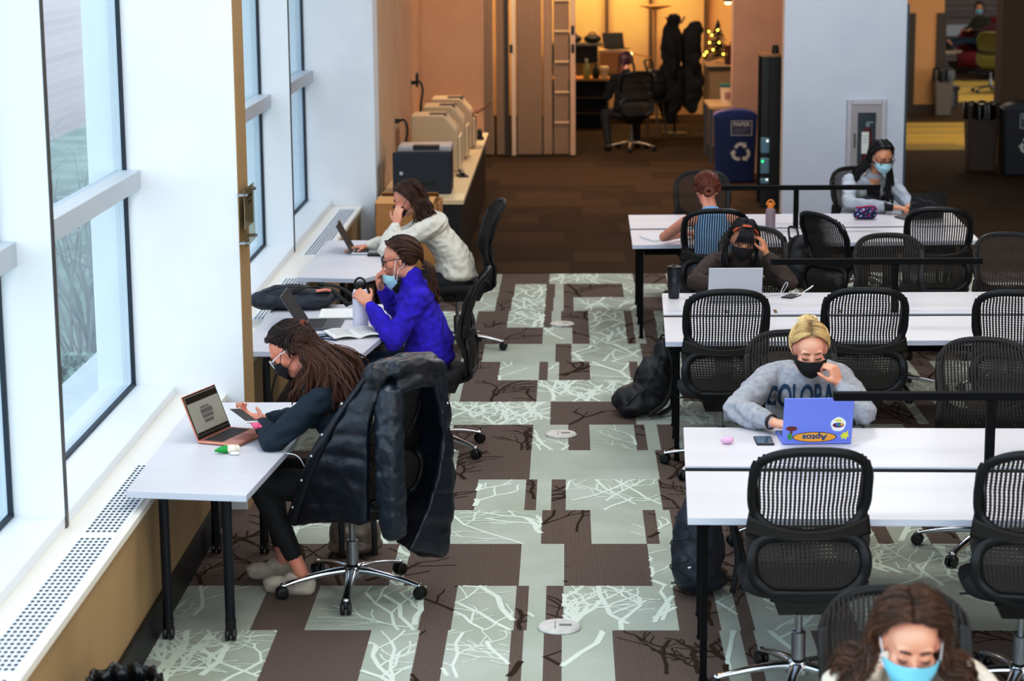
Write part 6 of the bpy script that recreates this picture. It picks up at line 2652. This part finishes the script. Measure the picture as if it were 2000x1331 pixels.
# ------------------------------------------------------------------ light
w = bpy.data.worlds.new('sky')
S.world = w
w.use_nodes = True
bg = w.node_tree.nodes['Background']
bg.inputs[0].default_value = (.80, .90, 1.0, 1)
bg.inputs[1].default_value = 3.3
def area(name, loc, rot, sx, sy, power, col, portal=False, spread=PI):
    l = bpy.data.lights.new(name, 'AREA')
    l.shape = 'RECTANGLE'
    l.size, l.size_y = sx, sy
    l.energy = power
    l.color = col
    l.spread = spread
    o = bpy.data.objects.new(name, l)
    COL.objects.link(o)
    o.location = loc
    o.rotation_euler = rot
    if portal:
        l.cycles.is_portal = True
    return o
for a, b in bays[1:]:
    area('window_portal', (XG-.06, (a+b)/2, 2.8), (0, -PI/2, 0), 4.2, b-a, 1, (1, 1, 1), True)
def sun(name, d, e, col, ang):
    l = bpy.data.lights.new(name, 'SUN')
    l.energy = e
    l.color = col
    l.angle = ang
    o = bpy.data.objects.new(name, l)
    COL.objects.link(o)
    o.rotation_euler = Vector(d).to_track_quat('-Z', 'Y').to_euler()
    return o
sun('overcast_sun', (1.0, .18, -.62), 1.55, (.86, .93, 1.0), 1.4)
# unseen fill lights added over the study area (cool white)
for y in (5.5, 9.5, 13.5):
    area('ceiling_fill', (3.2, y, 4.85), (0, 0, 0), 3.0, 1.2, 62, (1.0, .95, .9))
    area('ceiling_fill', (-.3, y, 4.85), (0, 0, 0), 1.6, 1.2, 60, (.95, .97, 1.0))
# warm lamps at the rear, plus fills added for column and partition
area('rear_light', (-.3, 24.2, 4.8), (0, 0, 0), 1.2, 1.2, 30, (1.0, .72, .48))
area('wall_washer', (-1.35, 23.6, 4.6), (0, 0, 0), .3, .3, 75, (1.0, .74, .48))
area('rear_light', (2.6, 18.8, 4.8), (0, 0, 0), 1.5, 1.0, 150, (.9, .94, 1.0))  # unseen cool fill, added to brighten the white column
area('office_light', (.7, 33.0, 3.5), (.25, 0, 0), 2.4, .8, 125, (1.0, .74, .40))
area('partition_fill', (-.3, 25.0, 4.6), (.75, 0, 0), 1.0, .5, 190, (1.0, .86, .72))  # unseen fill, added to light the pleats from the front
area('lounge_light', (8.0, 38, 3.5), (0, 0, 0), 4, 4, 200, (1.0, .88, .7))
area('passage_light', (6.0, 30.6, 3.5), (0, 0, 0), 1.5, 2, 130, (1.0, .84, .6))
S.view_settings.view_transform = 'Standard'
S.view_settings.look = 'None'
S.view_settings.exposure = 0.0
S.view_settings.use_curve_mapping = True
cv = S.view_settings.curve_mapping.curves[3]
cv.points.new(.20, .155)
cv.points.new(.62, .645)
S.view_settings.curve_mapping.update()
S.cycles.max_bounces = 6
S.cycles.diffuse_bounces = 4
S.cycles.glossy_bounces = 3
S.cycles.transparent_max_bounces = 12
S.cycles.caustics_reflective = False
S.cycles.caustics_refractive = False
S.cycles.sample_clamp_indirect = 6
S.cycles.use_denoising = True
